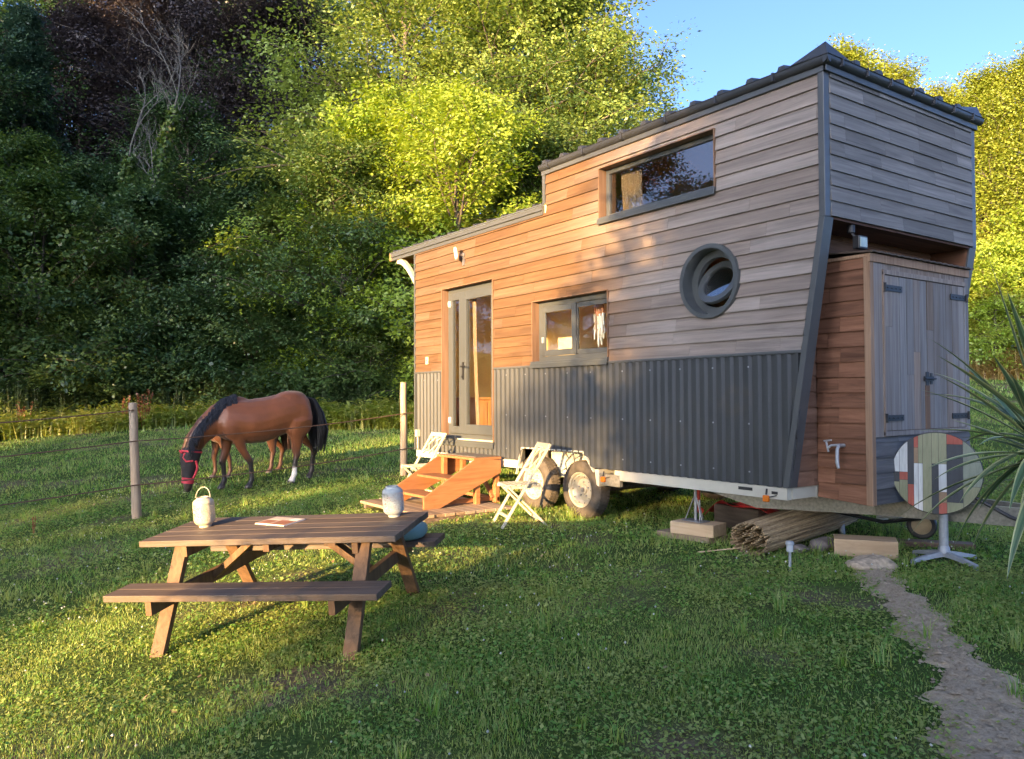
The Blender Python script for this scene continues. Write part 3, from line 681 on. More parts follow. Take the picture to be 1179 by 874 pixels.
def marker(x, z):
    b = MB(); b.box(x-.006, x+.05, -.05, -.018, z-.012, z+.045); o = b.build('marker_light', M['amber'], house, bevel=.008)
    b = MB(); b.tube([(x+.02, -.03, z+.05), (x+.02, -.02, z+.10)], .008, 6); b.tube([(x+.05, -.03, z+.03), (x+.12, -.022, z+.05)], .004, 5); b.build('wire', M['black'], o)
marker(4.16, .475); marker(6.235, .478)
# ---- propping jacks
def jack(x, y, z0, z1, plate=False):
    j = bpy.data.objects.new('prop_jack', None); COL.objects.link(j); j.parent = house
    b = MB(); b.tube([(x, y, z0), (x, y, z1)], .016, 10); b.tube([(x+.035, y+.02, z0), (x+.035, y+.02, z1-.12)], .008, 8)
    for (dx, dy) in ((-.11, -.02), (.10, -.02), (.0, .11)): b.tube([(x, y, z0+.26), (x+dx, y+dy, z0+.01)], .006, 6)
    b.build('jack_screw', M['steel'], j)
    if plate: b = MB(); b.box(x-.15, x+.15, y-.1, y+.1, z0-.035, z0-.022); b.box(x-.15, x-.14, y-.1, y+.1, z0-.09, z0-.036); b.box(x+.14, x+.15, y-.1, y+.1, z0-.09, z0-.036); b.build('foot_plate', M['white'], j)
    else: b = MB(); b.box(x-.12, x+.12, y-.07, y+.07, z0-.004, z0+.006); b.build('foot_plate', M['steel'], j)
jack(5.33, .12, .178, .50); jack(6.50, 1.62, .24, .45, True)

# ---- storage locker on the drawbar
lk = bpy.data.objects.new('storage_locker', None); COL.objects.link(lk); lk.parent = house
SX, SY0, SY1, SZ0, SZ1 = 6.975, .40, 2.055, .505, 2.545
b = MB(); z = SZ0; rb = random.Random(5)
while z < SZ1-.02:
    z1 = min(z+.128, SZ1-.0); 
    for x0, x1 in ((XW+.024, rb.uniform(6.55, 6.75)), (None, SX-.045)):
        if x0 is None: x0 = px_
        px_ = x1
        dz = lambda x_: -.035*(x_-6.46)/.5 if z == SZ0 else 0
        tp = lambda x_: z1
        v = [(x0+.001, SY0-.018, z+dz(x0)), (x1-.001, SY0-.018, z+dz(x1)), (x1-.001, SY0-.004, tp(x1)), (x0+.001, SY0-.004, tp(x0)), (x0+.001, SY0+.01, z+dz(x0)), (x1-.001, SY0+.01, z+dz(x1)), (x1-.001, SY0+.01, tp(x1)), (x0+.001, SY0+.01, tp(x0))]
        b.add(v, [(0,1,2,3),(4,7,6,5),(0,4,5,1),(3,2,6,7),(0,3,7,4),(1,5,6,2)], 0, (rb.random(), rb.random(), rb.random()))
    z = z1
b.box(XW+.03, SX-.03, SY0+.012, SY1-.02, SZ0+.01, SZ1-.01)
b.build('side_boards', M['red_x'], lk)
b = MB(); b.box(SX-.045, SX+.012, SY0-.022, SY0+.035, SZ0-.035, SZ1); b.build('corner_post', M['post_z'], lk, bevel=.003)
b = MB(); z = SZ0-.03
while z < 1.02:
    z1 = min(z+.128, 1.03); y = SY0+.036
    while y < SY1-.01:
        y1 = min(SY1, y+rb.uniform(.35, .8)); y1 = SY1 if SY1-y1 < .15 else y1
        v = [(SX+.010, y+.001, z), (SX+.010, y1-.001, z), (SX-.002, y1-.001, z1), (SX-.002, y+.001, z1), (SX-.02, y+.001, z), (SX-.02, y1-.001, z), (SX-.02, y1-.001, z1), (SX-.02, y+.001, z1)]
        b.add(v, [(0,1,2,3),(4,7,6,5),(0,4,5,1),(3,2,6,7),(0,3,7,4),(1,5,6,2)], 0, (rb.random(), rb.random(), rb.random())); y = y1
    z = z1
b.build('front_boards', M['shed_y'], lk)
b = MB(); framebox_y = None
b.box(SX-.02, SX-.004, SY0+.03, SY1, 1.03, SZ1-.005)
b.build('door_backing', M['sleeper'], lk)
b = MB()
b.box(SX-.004, SX+.008, SY0+.036, .565, 1.03, SZ1-.07); b.box(SX-.004, SX+.008, 1.985, SY1, 1.03, SZ1-.07); b.box(SX-.004, SX+.006, .565, 1.985, 2.40, SZ1-.07)
build_each(b, 'door_surround', M['plank_z'], lk)
b = MB(); b.box(SX+.002, SX+.022, .565, .590, 1.04, 2.41); b.box(SX+.002, SX+.022, 1.955, 1.980, 1.04, 2.41); b.box(SX+.002, SX+.024, .565, 1.980, 2.385, 2.425); b.box(SX+.002, SX+.026, .565, 1.980, 1.035, 1.075)
b.build('door_frame', M['plank_z'], lk, bevel=.002)
for (ya, yb, hs) in ((.594, 1.272, 0), (1.276, 1.951, 1)):
    b = MB(); y = ya; n = 6; wid = (yb-ya)/n
    for k in range(n):
        zc = rb.choice([1.55, 1.75, 1.95, 2.6, 2.6]); 
        zz = [1.08] + ([zc] if zc < 2.3 else []) + [2.38]
        for p_, q_ in zip(zz[:-1], zz[1:]): b.box(SX+.0, SX+.014+rb.uniform(0,.003), y+k*wid+.0025, y+(k+1)*wid-.0025, p_+.001, q_-.001, 0, (rb.random(), rb.random(), rb.random()))
    for zz in (1.16, 2.25):
        if hs == 0: b.box(SX+.019, SX+.026, ya-.02, ya+.26, zz, zz+.05, 1); b.lathe([(0,0),(.012,0),(.012,.075),(0,.075)], (SX+.03, ya-.02, zz-.012), n=10, mat=1)
        else: b.box(SX+.019, SX+.026, yb-.26, yb+.03, zz, zz+.05, 1); b.lathe([(0,0),(.012,0),(.012,.075),(0,.075)], (SX+.03, yb+.03, zz-.012), n=10, mat=1)
        for q in range(4):
            yq = (ya+.03+q*.065) if hs == 0 else (yb-.22+q*.065)
            b.lathe([(0, .006), (.006, .005), (.008, 0)], (SX+.026, yq, zz+.025), (1,0,0), 8, 1)
    b.build('locker_door', [M['plank_z'], M['iron']], lk)
b = MB(); b.box(SX+.017, SX+.03, 1.20, 1.36, 1.50, 1.54); b.tube([(SX+.035, 1.20, 1.52), (SX+.035, 1.38, 1.52)], .008, 8); b.box(SX+.017, SX+.022, 1.235, 1.285, 1.46, 1.58); b.box(SX+.017, SX+.022, 1.31, 1.345, 1.47, 1.57); b.build('bolt', M['iron'], lk)
b = MB(); b.box(SX+.015, SX+.0205, 1.225, 1.30, 1.08, 1.46); b.build('patch_board', M['jamb'], lk)
b = MB(); v = []
for k in range(34):
    y = SY0-.05 + k*(SY1-SY0+.09)/33; zz = SZ1+.012 + (.009 if k % 2 else 0) - .0
    v += [(XW+.03, y, zz+.045), (SX+.05, y, zz)]
b.add(v, [(2*k, 2*k+1, 2*k+3, 2*k+2) for k in range(33)]); ro = b.build('locker_roof', M['sleeper'], lk)
sm_ = ro.modifiers.new('thick', 'SOLIDIFY'); sm_.thickness = .012
b = MB(); b.box(XW+.03, SX+.004, SY0-.026, SY0-.002, SZ1-.028, SZ1-.001); b.box(SX+.0, SX+.022, SY0-.03, SY1+.0, SZ1-.068, SZ1-.002); b.build('roof_trim', M['post_z'], lk)
tp = bpy.data.objects.new('water_tap', None); COL.objects.link(tp); tp.parent = house
b = MB(); b.tube([(6.73, .385, .955), (6.73, .30, .955)], .016, 10); b.tube([(6.73, .31, .955), (6.735, .28, .93), (6.735, .275, .82), (6.75, .27, .77)], [.014,.014,.016,.012], 10); b.tube([(6.72, .34, .96), (6.66, .31, .955), (6.63, .30, .93)], [.011,.010,.012], 8); b.tube([(6.62, .30, .985), (6.64, .30, .90)], .008, 6); b.tube([(6.60, .30, .99), (6.67, .30, 1.0)], .008, 6); b.build('spout', M['alu'], tp, smooth=60)
fl_ = bpy.data.objects.new('floodlight', None); COL.objects.link(fl_); fl_.parent = house
b = MB(); b.tube([(6.80, .42, 2.81), (6.80, .42, 2.74)], .032, 12); b.bar((6.80, .42, 2.75), (6.86, .44, 2.66), .02, .02); b.box(6.83, 6.89, .39, .52, 2.60, 2.71); b.build('lamp_body', M['black'], fl_, bevel=.006)
b = MB(); b.box(6.890, 6.896, .405, .505, 2.615, 2.695); b.build('lens', plain('floodlight_lens', (.35,.42,.36), .2), fl_)

# ---- things inside that show through the glass
def curtain(name, label, x0, x1, y, z0, z1, mat, folds=7, sway=0.):
    v = []; f = []; n = folds*6; rows = 8
    for r in range(rows+1):
        for k in range(n+1):
            u = k/n; t = r/rows; xx = x0 + (x1-x0)*u*(1-.25*sway*math.sin(t*math.pi)) + sway*.25*(t**1.5)
            v.append((xx, y + .022*math.sin(u*folds*2*math.pi), z1+(z0-z1)*t))
    for r in range(rows):
        for k in range(n): f.append((r*(n+1)+k, r*(n+1)+k+1, (r+1)*(n+1)+k+1, (r+1)*(n+1)+k))
    b = MB(); b.add(v, f); o = b.build(name, mat, None, smooth=60)
    return tag(o, label, 'curtain')
curtain('curtain', 'white gathered curtain behind the upper window', 4.26, 4.58, .19, 3.24, 3.80, M['curtain'], 5, .2)
curtain('curtain', 'beige curtain hanging inside the glass door', 1.27, 1.35, .20, .90, 2.75, M['beige'], 3, .35)
cb = thing('wooden_cabinet', 'orange wooden cabinet inside the glass door', 'cabinet', (0,0,0))
b = MB(); b.box(.14, .72, .45, 1.15, .805, 1.34); b.box(.13, .745, .43, 1.17, 1.34, 1.375); b.build('carcass', M['inner_wood'], cb, bevel=.004)
b = MB(); b.box(.722, .735, .47, .79, .84, 1.31); b.box(.722, .735, .81, 1.13, .84, 1.31); build_each(b, 'cupboard_door', M['inner_wood'], cb, bevel=.003)
dc = thing('dream_catcher', 'round orange dream catcher with white feathers hanging in the sliding window', 'dream catcher', (0,0,0))
b = MB(); c = Vector((3.86, .22, 2.36)); b.lathe([(.066, -.008), (.078, -.008), (.078, .008), (.066, .008)], c, (0,1,0), 28, closed=True); b.build('hoop', plain('orange_hoop', (.45,.15,.05), .7), dc)
b = MB(); b.lathe([(0, 0), (.066, .0), (.066, .003), (0, .003)], c, (0,1,0), 24); b.build('web', plain('orange_web', (.50,.20,.08), .8), dc)
b = MB(); rr = random.Random(4)
for k in range(34):
    x = c.x + rr.uniform(-.09, .09); L_ = rr.uniform(.12, .42)*(1-abs(x-c.x)*4); z1 = c.z-.05
    b.bar((x, c.y+rr.uniform(-.015,.015), z1), (x+rr.uniform(-.02,.02), c.y+rr.uniform(-.02,.02), z1-L_), rr.uniform(.008,.02), .003, (0,1,0), 0 if rr.random() < .7 else 1)
b.build('feathers', [M['curtain'], M['beige']], dc)
# ================================================================== PICNIC TABLE (stands on the sloping lawn)
tb = thing('picnic_table', 'brown wooden picnic table with two attached benches on the lawn', 'picnic table', (5.0, -3.721, -.253))
u_ = Vector((math.cos(.753)*math.cos(.051), math.sin(.753)*math.cos(.051), math.sin(.051))); w_ = Vector((-math.sin(.753)*math.cos(.077), math.cos(.753)*math.cos(.077), math.sin(.077)))
n_ = u_.cross(w_).normalized(); w_ = n_.cross(u_)
TM = Matrix((u_, w_, n_)).transposed(); tb.rotation_euler = TM.to_euler()
def tab(a, b_, c): return Vector((5.0, -3.721, -.253)) + u_*a + w_*b_ + n_*c
b = MB(); TL = .93
for k in range(5): b.box(-TL+R_.uniform(-.004,.004), TL+R_.uniform(-.004,.004), -.36+k*.1445, -.36+k*.1445+.140, .680, .722)
b.build('tabletop', M['picnic'], tb, bevel=.004)
for s_ in (-1, 1):
    b = MB()
    for k in range(2): b.box(-TL+R_.uniform(-.004,.004), TL+R_.uniform(-.004,.004), s_*.617-.135+k*.137, s_*.617-.135+k*.137+.133, .425, .467)
    b.build('bench_seat', M['picnic'], tb, bevel=.004)
for x in (-.66, .68):
    for s_ in (-1, 1):
        b = MB(); b.bar((x, s_*.66, -.02), (x, s_*.255, .68), .045, .095, (1,0,0), rnd=(.5,.5,.5)); b.build('leg', M['picnic_leg'], tb, bevel=.003)
    xs = x + (.046 if x < 0 else -.046)
    b = MB(); b.box(xs-.022, xs+.022, -.75, .75, .335, .424); b.box(xs-.022, xs+.022, -.33, .33, .60, .679); build_each(b, 'cross_beam', M['picnic_leg'], tb, bevel=.003)
    b = MB()
    for yy, zz in ((.42, .40), (.46, .36), (-.42, .40), (-.46, .36)): b.lathe([(0, -.006), (.011, -.005), (.013, 0)], (x-.0225, yy, zz), (1,0,0), 8)
    b.build('bolt', M['iron'], tb)
    b = MB(); b.bar((xs*.97, 0, .38), (xs*.35, 0, .675), .045, .085, (0,1,0)); b.build('brace', M['picnic_leg'], tb, bevel=.003)
b = MB(); b.box(-.022, .022, -.33, .33, .625, .679); b.box(.42, .50, -.33, .33, .655, .679); build_each(b, 'batten', M['picnic_leg'], tb)

# lanterns: pierced metal shells
def perforated(name, c, dens):
    m, nt, N, L, B = newmat(name); B.inputs['Base Color'].default_value = (*c, 1); B.inputs['Roughness'].default_value = .5
    tc = N.new('ShaderNodeTexCoord'); vo = N.new('ShaderNodeTexVoronoi'); vo.inputs['Scale'].default_value = dens; L.new(tc.outputs['Object'], vo.inputs['Vector'])
    cmp_ = N.new('ShaderNodeMath'); cmp_.operation = 'GREATER_THAN'; cmp_.inputs[1].default_value = .36; L.new(vo.outputs['Distance'], cmp_.inputs[0])
    tr = N.new('ShaderNodeBsdfTransparent'); mx = N.new('ShaderNodeMixShader'); L.new(cmp_.outputs[0], mx.inputs[0]); L.new(tr.outputs[0], mx.inputs[1]); L.new(B.outputs[0], mx.inputs[2]); L.new(mx.outputs[0], N['Material Output'].inputs['Surface'])
    return m
pf = perforated('pierced_cream_metal', (.40,.36,.27), 150); pf2 = perforated('pierced_white_metal', (.36,.39,.385), 150)
def lantern(label, a, b_, mat, solid, loop=True):
    t = thing('lantern', label, 'lantern', tab(a, b_, .7225), 0, 'lanterns on the picnic table'); t.rotation_euler = tb.rotation_euler
    b = MB(); b.lathe([(.0, .0), (.042, .0), (.045, .014), (.045, .016)], n=28); b.lathe([(.044, .016), (.062, .026), (.073, .042), (.0745, .052)], n=28); b.lathe([(.0745, .178), (.073, .188), (.060, .203), (.046, .211), (.044, .220), (.038, .220), (.037, .205)], n=28)
    build_each(b, 'rim_ring', solid, t, smooth=40)
    b = MB(); b.lathe([(.0745, .052), (.076, .062), (.076, .168), (.0745, .178)], n=36); b.build('pierced_shade', mat, t, smooth=40)
    if loop: b = MB(); b.tube([(math.cos(q)*.058-.02*0, .02*math.sin(q), .215+math.sin(q)*.075) for q in [math.pi*k/14 for k in range(15)]], .003, 6); b.build('handle', solid, t)
    b = MB(); b.lathe([(0, .02), (.03, .02), (.03, .09), (0, .09)], n=16); b.build('candle', M['white'], t)
lantern('cream pierced lantern with its wire handle up, on the left end of the picnic table', -.68, .05, pf, plain('cream_metal', (.40,.36,.27), .5, var=.05))
lantern('pale blue grey pierced lantern on the right end of the picnic table', .72, .22, pf2, plain('pale_blue_grey_metal', (.34,.37,.365), .5, var=.05), False)
b = MB(); b.box(-.105, .105, -.148, .148, 0, .004, 0); b.box(-.104, .104, -.147, .147, .004, .008, 1)
# cover picture patches of the magazine
for (x0, x1, y0, y1, m_) in ((-.10, .02, -.14, .0, 2), (.02, .10, -.05, .14, 1), (-.09, .0, .02, .13, 2), (.03, .09, -.14, -.06, 3)): b.box(x0, x1, y0, y1, .0081, .0088, m_)
mg = b.build('magazine', [M['white'], plain('cover_paper', (.50,.40,.34), .35), plain('cover_brown', (.30,.13,.08), .35), plain('cover_white', (.7,.66,.6), .35)], None)
mg.location = tab(-.13, .14, .7225); mg.rotation_euler = (tb.rotation_euler.to_matrix() @ Matrix.Rotation(rad(70), 3, 'Z')).to_euler(); tag(mg, 'magazine with a brown and white cover lying on the picnic table', 'magazine')
def cushion(label, a, hh, mat, rz=0, sx=.19, sy=.17):
    b = MB(); n = 24; m = 9; rings = []
    for i in range(m):
        t = -1 + 2*i/(m-1); k = (1-abs(t)**2.6)**.55 if abs(t) < 1 else .0; ring = []
        for q in range(n):
            th = 2*math.pi*q/n; c, s_ = math.cos(th), math.sin(th); e = (abs(c)**3+abs(s_)**3)**(-1/3.)
            kk = .72+.28*k if abs(t) < .99 else .70
            ring.append((c*e*sx*kk, s_*e*sy*kk, hh*.5 + t*hh*.5*(1-.35*max(abs(c*e), abs(s_*e))**3*0)))
        rings.append(ring)
    b.loft(rings); o = b.build('cushion', mat, None, smooth=80); o.location = tab(a, .617, .468); o.rotation_euler = (tb.rotation_euler.to_matrix() @ Matrix.Rotation(rz, 3, 'Z')).to_euler()
    return tag(o, label, 'cushion', 'cushions on the far bench')
cushion('teal seat cushion on the far bench below the pale lantern', .63, .105, M['cushion'], .1)
cushion('cream cushion in the middle of the far bench', .28, .07, M['cushion_c'], .2)
cushion('dark olive cushion on the left half of the far bench', -.22, .09, M['cushion_d'], -.1)

# ================================================================== STEPS, DECK, CHAIRS BY THE DOOR
dk = thing('deck', 'low weathered board deck on the grass in front of the door', 'deck', (1.92, -.78, .0))
b = MB(); rd = random.Random(2)
for k in range(9): b.box(-.88+rd.uniform(-.01,.01), .80+rd.uniform(-.01,.01), -.62+k*.138, -.62+k*.138+.132, .02, .055)
b.build('boards', M['deck'], dk, bevel=.003)
b = MB()
for x in (-.8, 0, .72): b.box(x, x+.06, -.60, .60, -.05, .019)
build_each(b, 'joist', M['sleeper'], dk)
st = thing('steps', 'orange stained wooden steps leading up to the glass door', 'steps', (0,0,0))
x0, x1 = 1.45, 2.30; yb, yt = -.98, -.46; DZ = .056
def stringer(x):
    b = MB(); b.prism([(x, yb-.20, DZ), (x, yb+.02, DZ), (x, yt+.38, .43), (x, yt+.38, .59), (x, yt+.02, .62), (x, yb-.20, DZ+.14)], (.032, 0, 0)); b.build('stringer', M['stair'], st, bevel=.003)
stringer(x0-.033); stringer(x1+.001)
for (y, zt) in ((-1.10, .20), (-.79, .39)):
    b = MB(); b.box(x0, x1, y, y+.28, zt-.030, zt); b.build('tread', M['stair'], st, bevel=.003)
b = MB(); b.box(x0-.03, x1+.03, yt-.02, yt+.39, .600, .630); b.build('landing', M['stair'], st, bevel=.003)
b = MB(); b.box(x0+.08, x1-.02, yt+.04, yt+.36, .631, .642); b.build('door_mat', M['mat'], st)
for x in (x0-.0, x1-.07):
    for y in (yt+.32, yt+.03):
        b = MB(); b.box(x, x+.07, y, y+.06, DZ, .599); b.build('post', M['stair'], st, bevel=.003)
b = MB(); b.bar((x1-.03, yt+.30, .12), (x1-.45, yt+.30, .56), .03, .05, (0,1,0)); b.bar((x0, yt+.36, .10), (x1, yt+.36, .10), .03, .05); b.bar((x1-.1, yb+.1, .10), (x1-.1, yt+.4, .10), .03, .05); b.build('brace', M['stair'], st)

def make_chair():
    # local: y = width, x = forward (the way a sitter faces)
    t = thing('folding_chair', 'cream folding garden chair seen from the side, beside the trailer wheels', 'chair', (0,0,0), 0, 'cream folding chairs by the house')
    hw = .20; m = M['cream_wood']; bp = lambda y: ((-.30, y, .88), (.30, y, .0))      # back post runs from top rail to front foot
    for y in (-hw, hw):
        b = MB(); b.bar((-.27, y, .88), (.27, y, .0), .022, .042, (0,1,0)); b.build('back_post', m, t, bevel=.003)
        y2 = y*.84
        b = MB(); b.bar((.20, y2, .44), (-.24, y2, .0), .022, .040, (0,1,0)); b.build('rear_leg', m, t, bevel=.003)
    b = MB()
    for k in range(7): b.box(-.175+k*.057, -.175+k*.057+.046, -.185, .185, .440, .455)
    b.box(-.18, .225, -.168, -.146, .41, .439); b.box(-.18, .225, .146, .168, .41, .439)
    b.build('seat', m, t, bevel=.002)
    px = lambda z: -.27 + .54*(.88-z)/.88
    b = MB(); b.box(px(.86)-.016, px(.86)+.012, -hw, hw, .83, .885); b.box(px(.585)-.012, px(.585)+.012, -hw, hw, .57, .605); build_each(b, 'back_rail', m, t, bevel=.003)
    b = MB(); zc = .72; 
    def Q(y, z): return (px(z), y, z)
    D = [(0, .115), (.115, 0), (0, -.115), (-.115, 0)]
    for i in range(4):
        (a, c), (d, e) = D[i], D[(i+1) % 4]; b.bar(Q(a, zc+c), Q(d, zc+e), .014, .022, (1,0,0))
    for sy in (-1, 1):
        for sz in (-1, 1): b.bar(Q(sy*.19, zc+sz*.115), Q(sy*.055, zc+sz*.05), .014, .020, (1,0,0))
    b.build('back_lattice', m, t)
    b = MB(); b.bar((.20, -hw, .12), (.20, hw, .12), .02, .03); b.bar((-.17, -hw*.84, .08), (-.17, hw*.84, .08), .02, .03); build_each(b, 'stretcher', m, t)
    return t
ch = make_chair(); ch.location = (3.55, -.66, G(3.55, -.66)); ch.rotation_euler = (0, 0, rad(250))
dup(ch, (1.05, -.50, G(1.05, -.50)), rad(266), 'cream folding garden chair left of the orange steps, its diamond lattice back to the wall')

# ================================================================== UNDER AND BESIDE THE TRAILER
def timber(name, label, cat, loc, rz, sx, sy, sz, mat, group=None, tilt=0):
    b = MB(); b.box(-sx/2, sx/2, -sy/2, sy/2, 0, sz); o = b.build(name, mat, None, bevel=.006); o.location = loc; o.rotation_euler = (tilt, 0, rz)
    return tag(o, label, cat, group)
GT = 'timber blocks under the trailer'
timber('timber_block', 'wide weathered timber board lying flat under the pale block of the prop jack', 'timber', (5.27, .13, -.02), rad(4), .62, .30, .075, M['sleeper'] if False else wood('weathered_pale_timber', [(.22,.15,.09), (.36,.26,.16), (.45,.34,.23)], 'X', 12, 1.5), GT)
timber('timber_block', 'pale timber block right under the prop jack foot', 'timber', (5.36, .12, .056), rad(12), .46, .26, .115, M['pale'], GT)
timber('sleeper', 'dark old timber beam standing behind the prop jack', 'timber', (5.20, .98, -.01), rad(-6), .62, .20, .24, M['sleeper'], GT)
timber('sleeper', 'dark old timber beam end nearest the reed roll', 'timber', (5.68, 1.02, -.01), rad(10), .36, .20, .20, wood('old_brown_timber', [(.07,.05,.035), (.14,.10,.075), (.21,.16,.125)], 'X', 14, 1.2, tint=.2), GT)
timber('timber_block', 'pale fresh timber block lying alone on the grass right of the reed roll', 'timber', (6.72, .70, -.005), rad(33), .50, .26, .150, M['pale'], GT)
timber('sleeper', 'low brown plank under the jockey wheel', 'timber', (6.82, 1.52, -.03), rad(35), .78, .17, .075, wood('brown_plank', [(.10,.06,.04), (.19,.125,.085), (.26,.18,.13)], 'X', 14, 1.2, tint=.2), GT)
# red tarpaulin draped over the dark beams
v = []; f = []; nx, ny = 14, 7
for i in range(nx+1):
    for j in range(ny+1):
        a = i/nx; c = j/ny; x = 4.78 + .95*a; y = .88 + .26*c + .03*math.sin(a*9); z = .245 + .035*math.sin(a*11+c*3)*(1-a) + .02*math.sin(c*9+a*4) - .085*max(0, a-.72)/.28 - .14*max(0, .2-a)/.2
        v.append((x, y, z))
for i in range(nx):
    for j in range(ny): f.append((i*(ny+1)+j, (i+1)*(ny+1)+j, (i+1)*(ny+1)+j+1, i*(ny+1)+j+1))
b = MB(); b.add(v, f); o = b.build('tarpaulin', M['red'], None, smooth=60); s_ = o.modifiers.new('t', 'SOLIDIFY'); s_.thickness = .006; tag(o, 'crumpled red tarpaulin draped over the dark timber beams', 'tarpaulin')
b = MB(); b.tube([(4.62, .95, .50), (4.62, .95, .25), (4.66, .9, .17), (4.75, .86, .14)], .035, 10); o = b.build('pipe', M['redpipe'], None, smooth=60); tag(o, 'short red drain pipe hanging under the trailer left of the prop jack', 'pipe')
b = MB(); b.tube([(5.95, 1.55, .50), (5.96, 1.52, .30), (6.02, 1.45, .12), (6.05, 1.42, -.02)], .035, 10); o = b.build('pipe', M['alu'], None, smooth=60); tag(o, 'grey drain pipe running from the trailer down into the grass', 'pipe')
# reed roll
rr = random.Random(9); b = MB(); p0 = Vector((6.13, -.06, .14)); p1 = Vector((5.86, 1.72, .20)); ax = (p1-p0).normalized(); sd = ax.cross(Vector((0,0,1))).normalized(); up = sd.cross(ax)
for k in range(420):
    r = .158*math.sqrt(rr.random()) if k < 120 else .158*rr.uniform(.86, 1.0); t = rr.uniform(0, 2*math.pi); t2 = t + rr.uniform(-.35, .35); r2 = min(.165, max(.02, r+rr.uniform(-.025,.02)))
    o0 = sd*math.cos(t)*r*1.15 + up*math.sin(t)*r*.92; o1 = sd*math.cos(t2)*r2*1.1 + up*math.sin(t2)*r2*.92
    e0 = rr.uniform(-.09, .05); e1 = rr.uniform(-.12, .12); mid = (o0+o1)*.5*1.0 + ax*((p1-p0).length*.5)
    b.tube([p0+o0+ax*e0, p0+(o0*.5+o1*.5)*1.05+ax*(p1-p0).length*.5, p1+o1+ax*e1], [.0065, .006, .0045], 5, 0, True)
o = b.build('reed_roll', M['reed'], None, smooth=60); tag(o, 'rolled up bundle of dry reed screening lying on the grass', 'reed roll')
b = MB(); b.tube([(5.83, -.42, .015), (6.05, -.1, .05)], .006, 5); o = b.build('reed_stalk', M['reed'], None); tag(o, 'single loose reed stalk on the grass beside the reed roll', 'reed')
sl = thing('solar_light', 'small silver solar stake light in front of the reed roll', 'garden light', (6.69, -.32, -.012))
b = MB(); b.tube([(0,0,-.05), (0,0,.15)], .011, 8); b.build('stake', M['alu'], sl)
b = MB(); b.lathe([(.012, .15), (.026, .155), (.028, .20), (.026, .205)], n=16); b.build('lens', plain('clear_plastic', (.45,.48,.5), .2), sl, smooth=40)
b = MB(); b.lathe([(.026, .205), (.034, .207), (.034, .222), (.028, .235), (0, .237)], n=18); b.build('cap', M['alu'], sl, smooth=40)
def rock(name, label, x, y, r, sq, seed, mat=None):
    rg = random.Random(seed); bm = bmesh.new(); bmesh.ops.create_icosphere(bm, subdivisions=3, radius=r)
    ph = [rg.uniform(0, 6) for _ in range(6)]
    for v_ in bm.verts:
        c = v_.co/r; k = 1+.16*math.sin(3*c.x+ph[0])+.13*math.sin(4*c.y+ph[1])+.1*math.sin(5*c.z+ph[2]+2*c.x); v_.co *= k; v_.co.z *= sq
    me = bpy.data.meshes.new(name); bm.to_mesh(me); bm.free(); me.materials.append(mat or M['stone']); me.polygons.foreach_set('use_smooth', [True]*len(me.polygons))
    o = obj(name, me, None, (x, y, G(x, y)+r*sq*.35)); return tag(o, label, 'stone' if name == 'stone' else 'soil heap')
rock('stone', 'brown stone between the reed roll and the lone pale timber block', 6.36, .60, .12, .65, 1)
rock('stone', 'small brown stone just left of the lone pale timber block', 6.30, .38, .075, .6, 5)
soilm = plain('dry_soil', (.50,.38,.25), 1., var=.5, scale=22, bump=1.)
rock('soil_heap', 'small heap of pale earth at the end of the bare soil strip', 7.02, .26, .19, .34, 8, soilm)

# ================================================================== BISTRO TABLE WITH FLIPPED UP TOP
bt = thing('bistro_table', 'round bistro table tipped upright with a multicoloured plank pattern top and grey metal foot', 'table', (7.285, .908, 0.0))
nrm = Vector((.36, -.92, .06)).normalized(); sx_ = Vector((0,0,1)).cross(nrm).normalized(); sy_ = nrm.cross(sx_); bc = Vector((-.02, -.06, .735)); BR = .335
def clip(poly, n=56):
    out = poly
    for k in range(n):
        t = 2*math.pi*(k+.5)/n; a, c = math.cos(t), math.sin(t); d = math.cos(math.pi/n)
        q = []
        for i in range(len(out)):
            P_, Q_ = out[i], out[(i+1) % len(out)]; dp = P_[0]*a+P_[1]*c-d; dq = Q_[0]*a+Q_[1]*c-d
            if dp <= 0: q.append(P_)
            if dp*dq < 0: s = dp/(dp-dq); q.append((P_[0]+(Q_[0]-P_[0])*s, P_[1]+(Q_[1]-P_[1])*s))
        out = q
        if len(out) < 3: return []
    return out
WH, DK, RD, OL, OR, OG = range(6)
pat = [(-1.02,-.83,[(1.1,0.,WH),(0.,-.25,DK),(-.25,-1.1,OL)]), (-.83,-.64,[(1.1,.0,WH),(.0,-.2,RD),(-.2,-1.1,OL)]), (-.64,-.50,[(1.1,-.30,DK),(-.30,-1.1,RD)]), (-.50,-.40,[(1.1,.62,RD),(.62,.23,OR),(.23,-1.1,WH)]), (-.40,-.30,[(1.1,.23,OL),(.23,-1.1,WH)]),
       (-.30,-.10,[(1.1,-1.1,OL)]), (-.10,.05,[(1.1,.23,OL),(.23,-1.1,DK)]), (.05,.23,[(1.1,.23,OL),(.23,-.46,WH),(-.46,-.72,OR),(-.72,-1.1,RD)]), (.23,.58,[(1.1,.72,RD),(.72,-.70,DK),(-.70,-1.1,OL)]), (.58,1.02,[(1.1,.30,OG),(.30,-.30,OG),(-.30,-1.1,OL)])]
b = MB()
for (a, c, segs) in pat:
    for (t, bo, mi) in segs:
        sk2 = .05
        pl = clip([(a+.004+sk2*-bo*.0, bo+.004), (c-.004, bo+.004), (c-.004, t-.004), (a+.004, t-.004)])
        if len(pl) > 2: b.prism([bc + sx_*p[0]*BR*.985 + sy_*p[1]*BR*.985 + nrm*.0145 for p in pl], nrm*.001, mi)
ww = lambda n, c: wood(n, [tuple(x*.72 for x in c), c, tuple(min(1, x*1.2) for x in c)], 'Z', 40, 4., tint=.12, rough=.45)
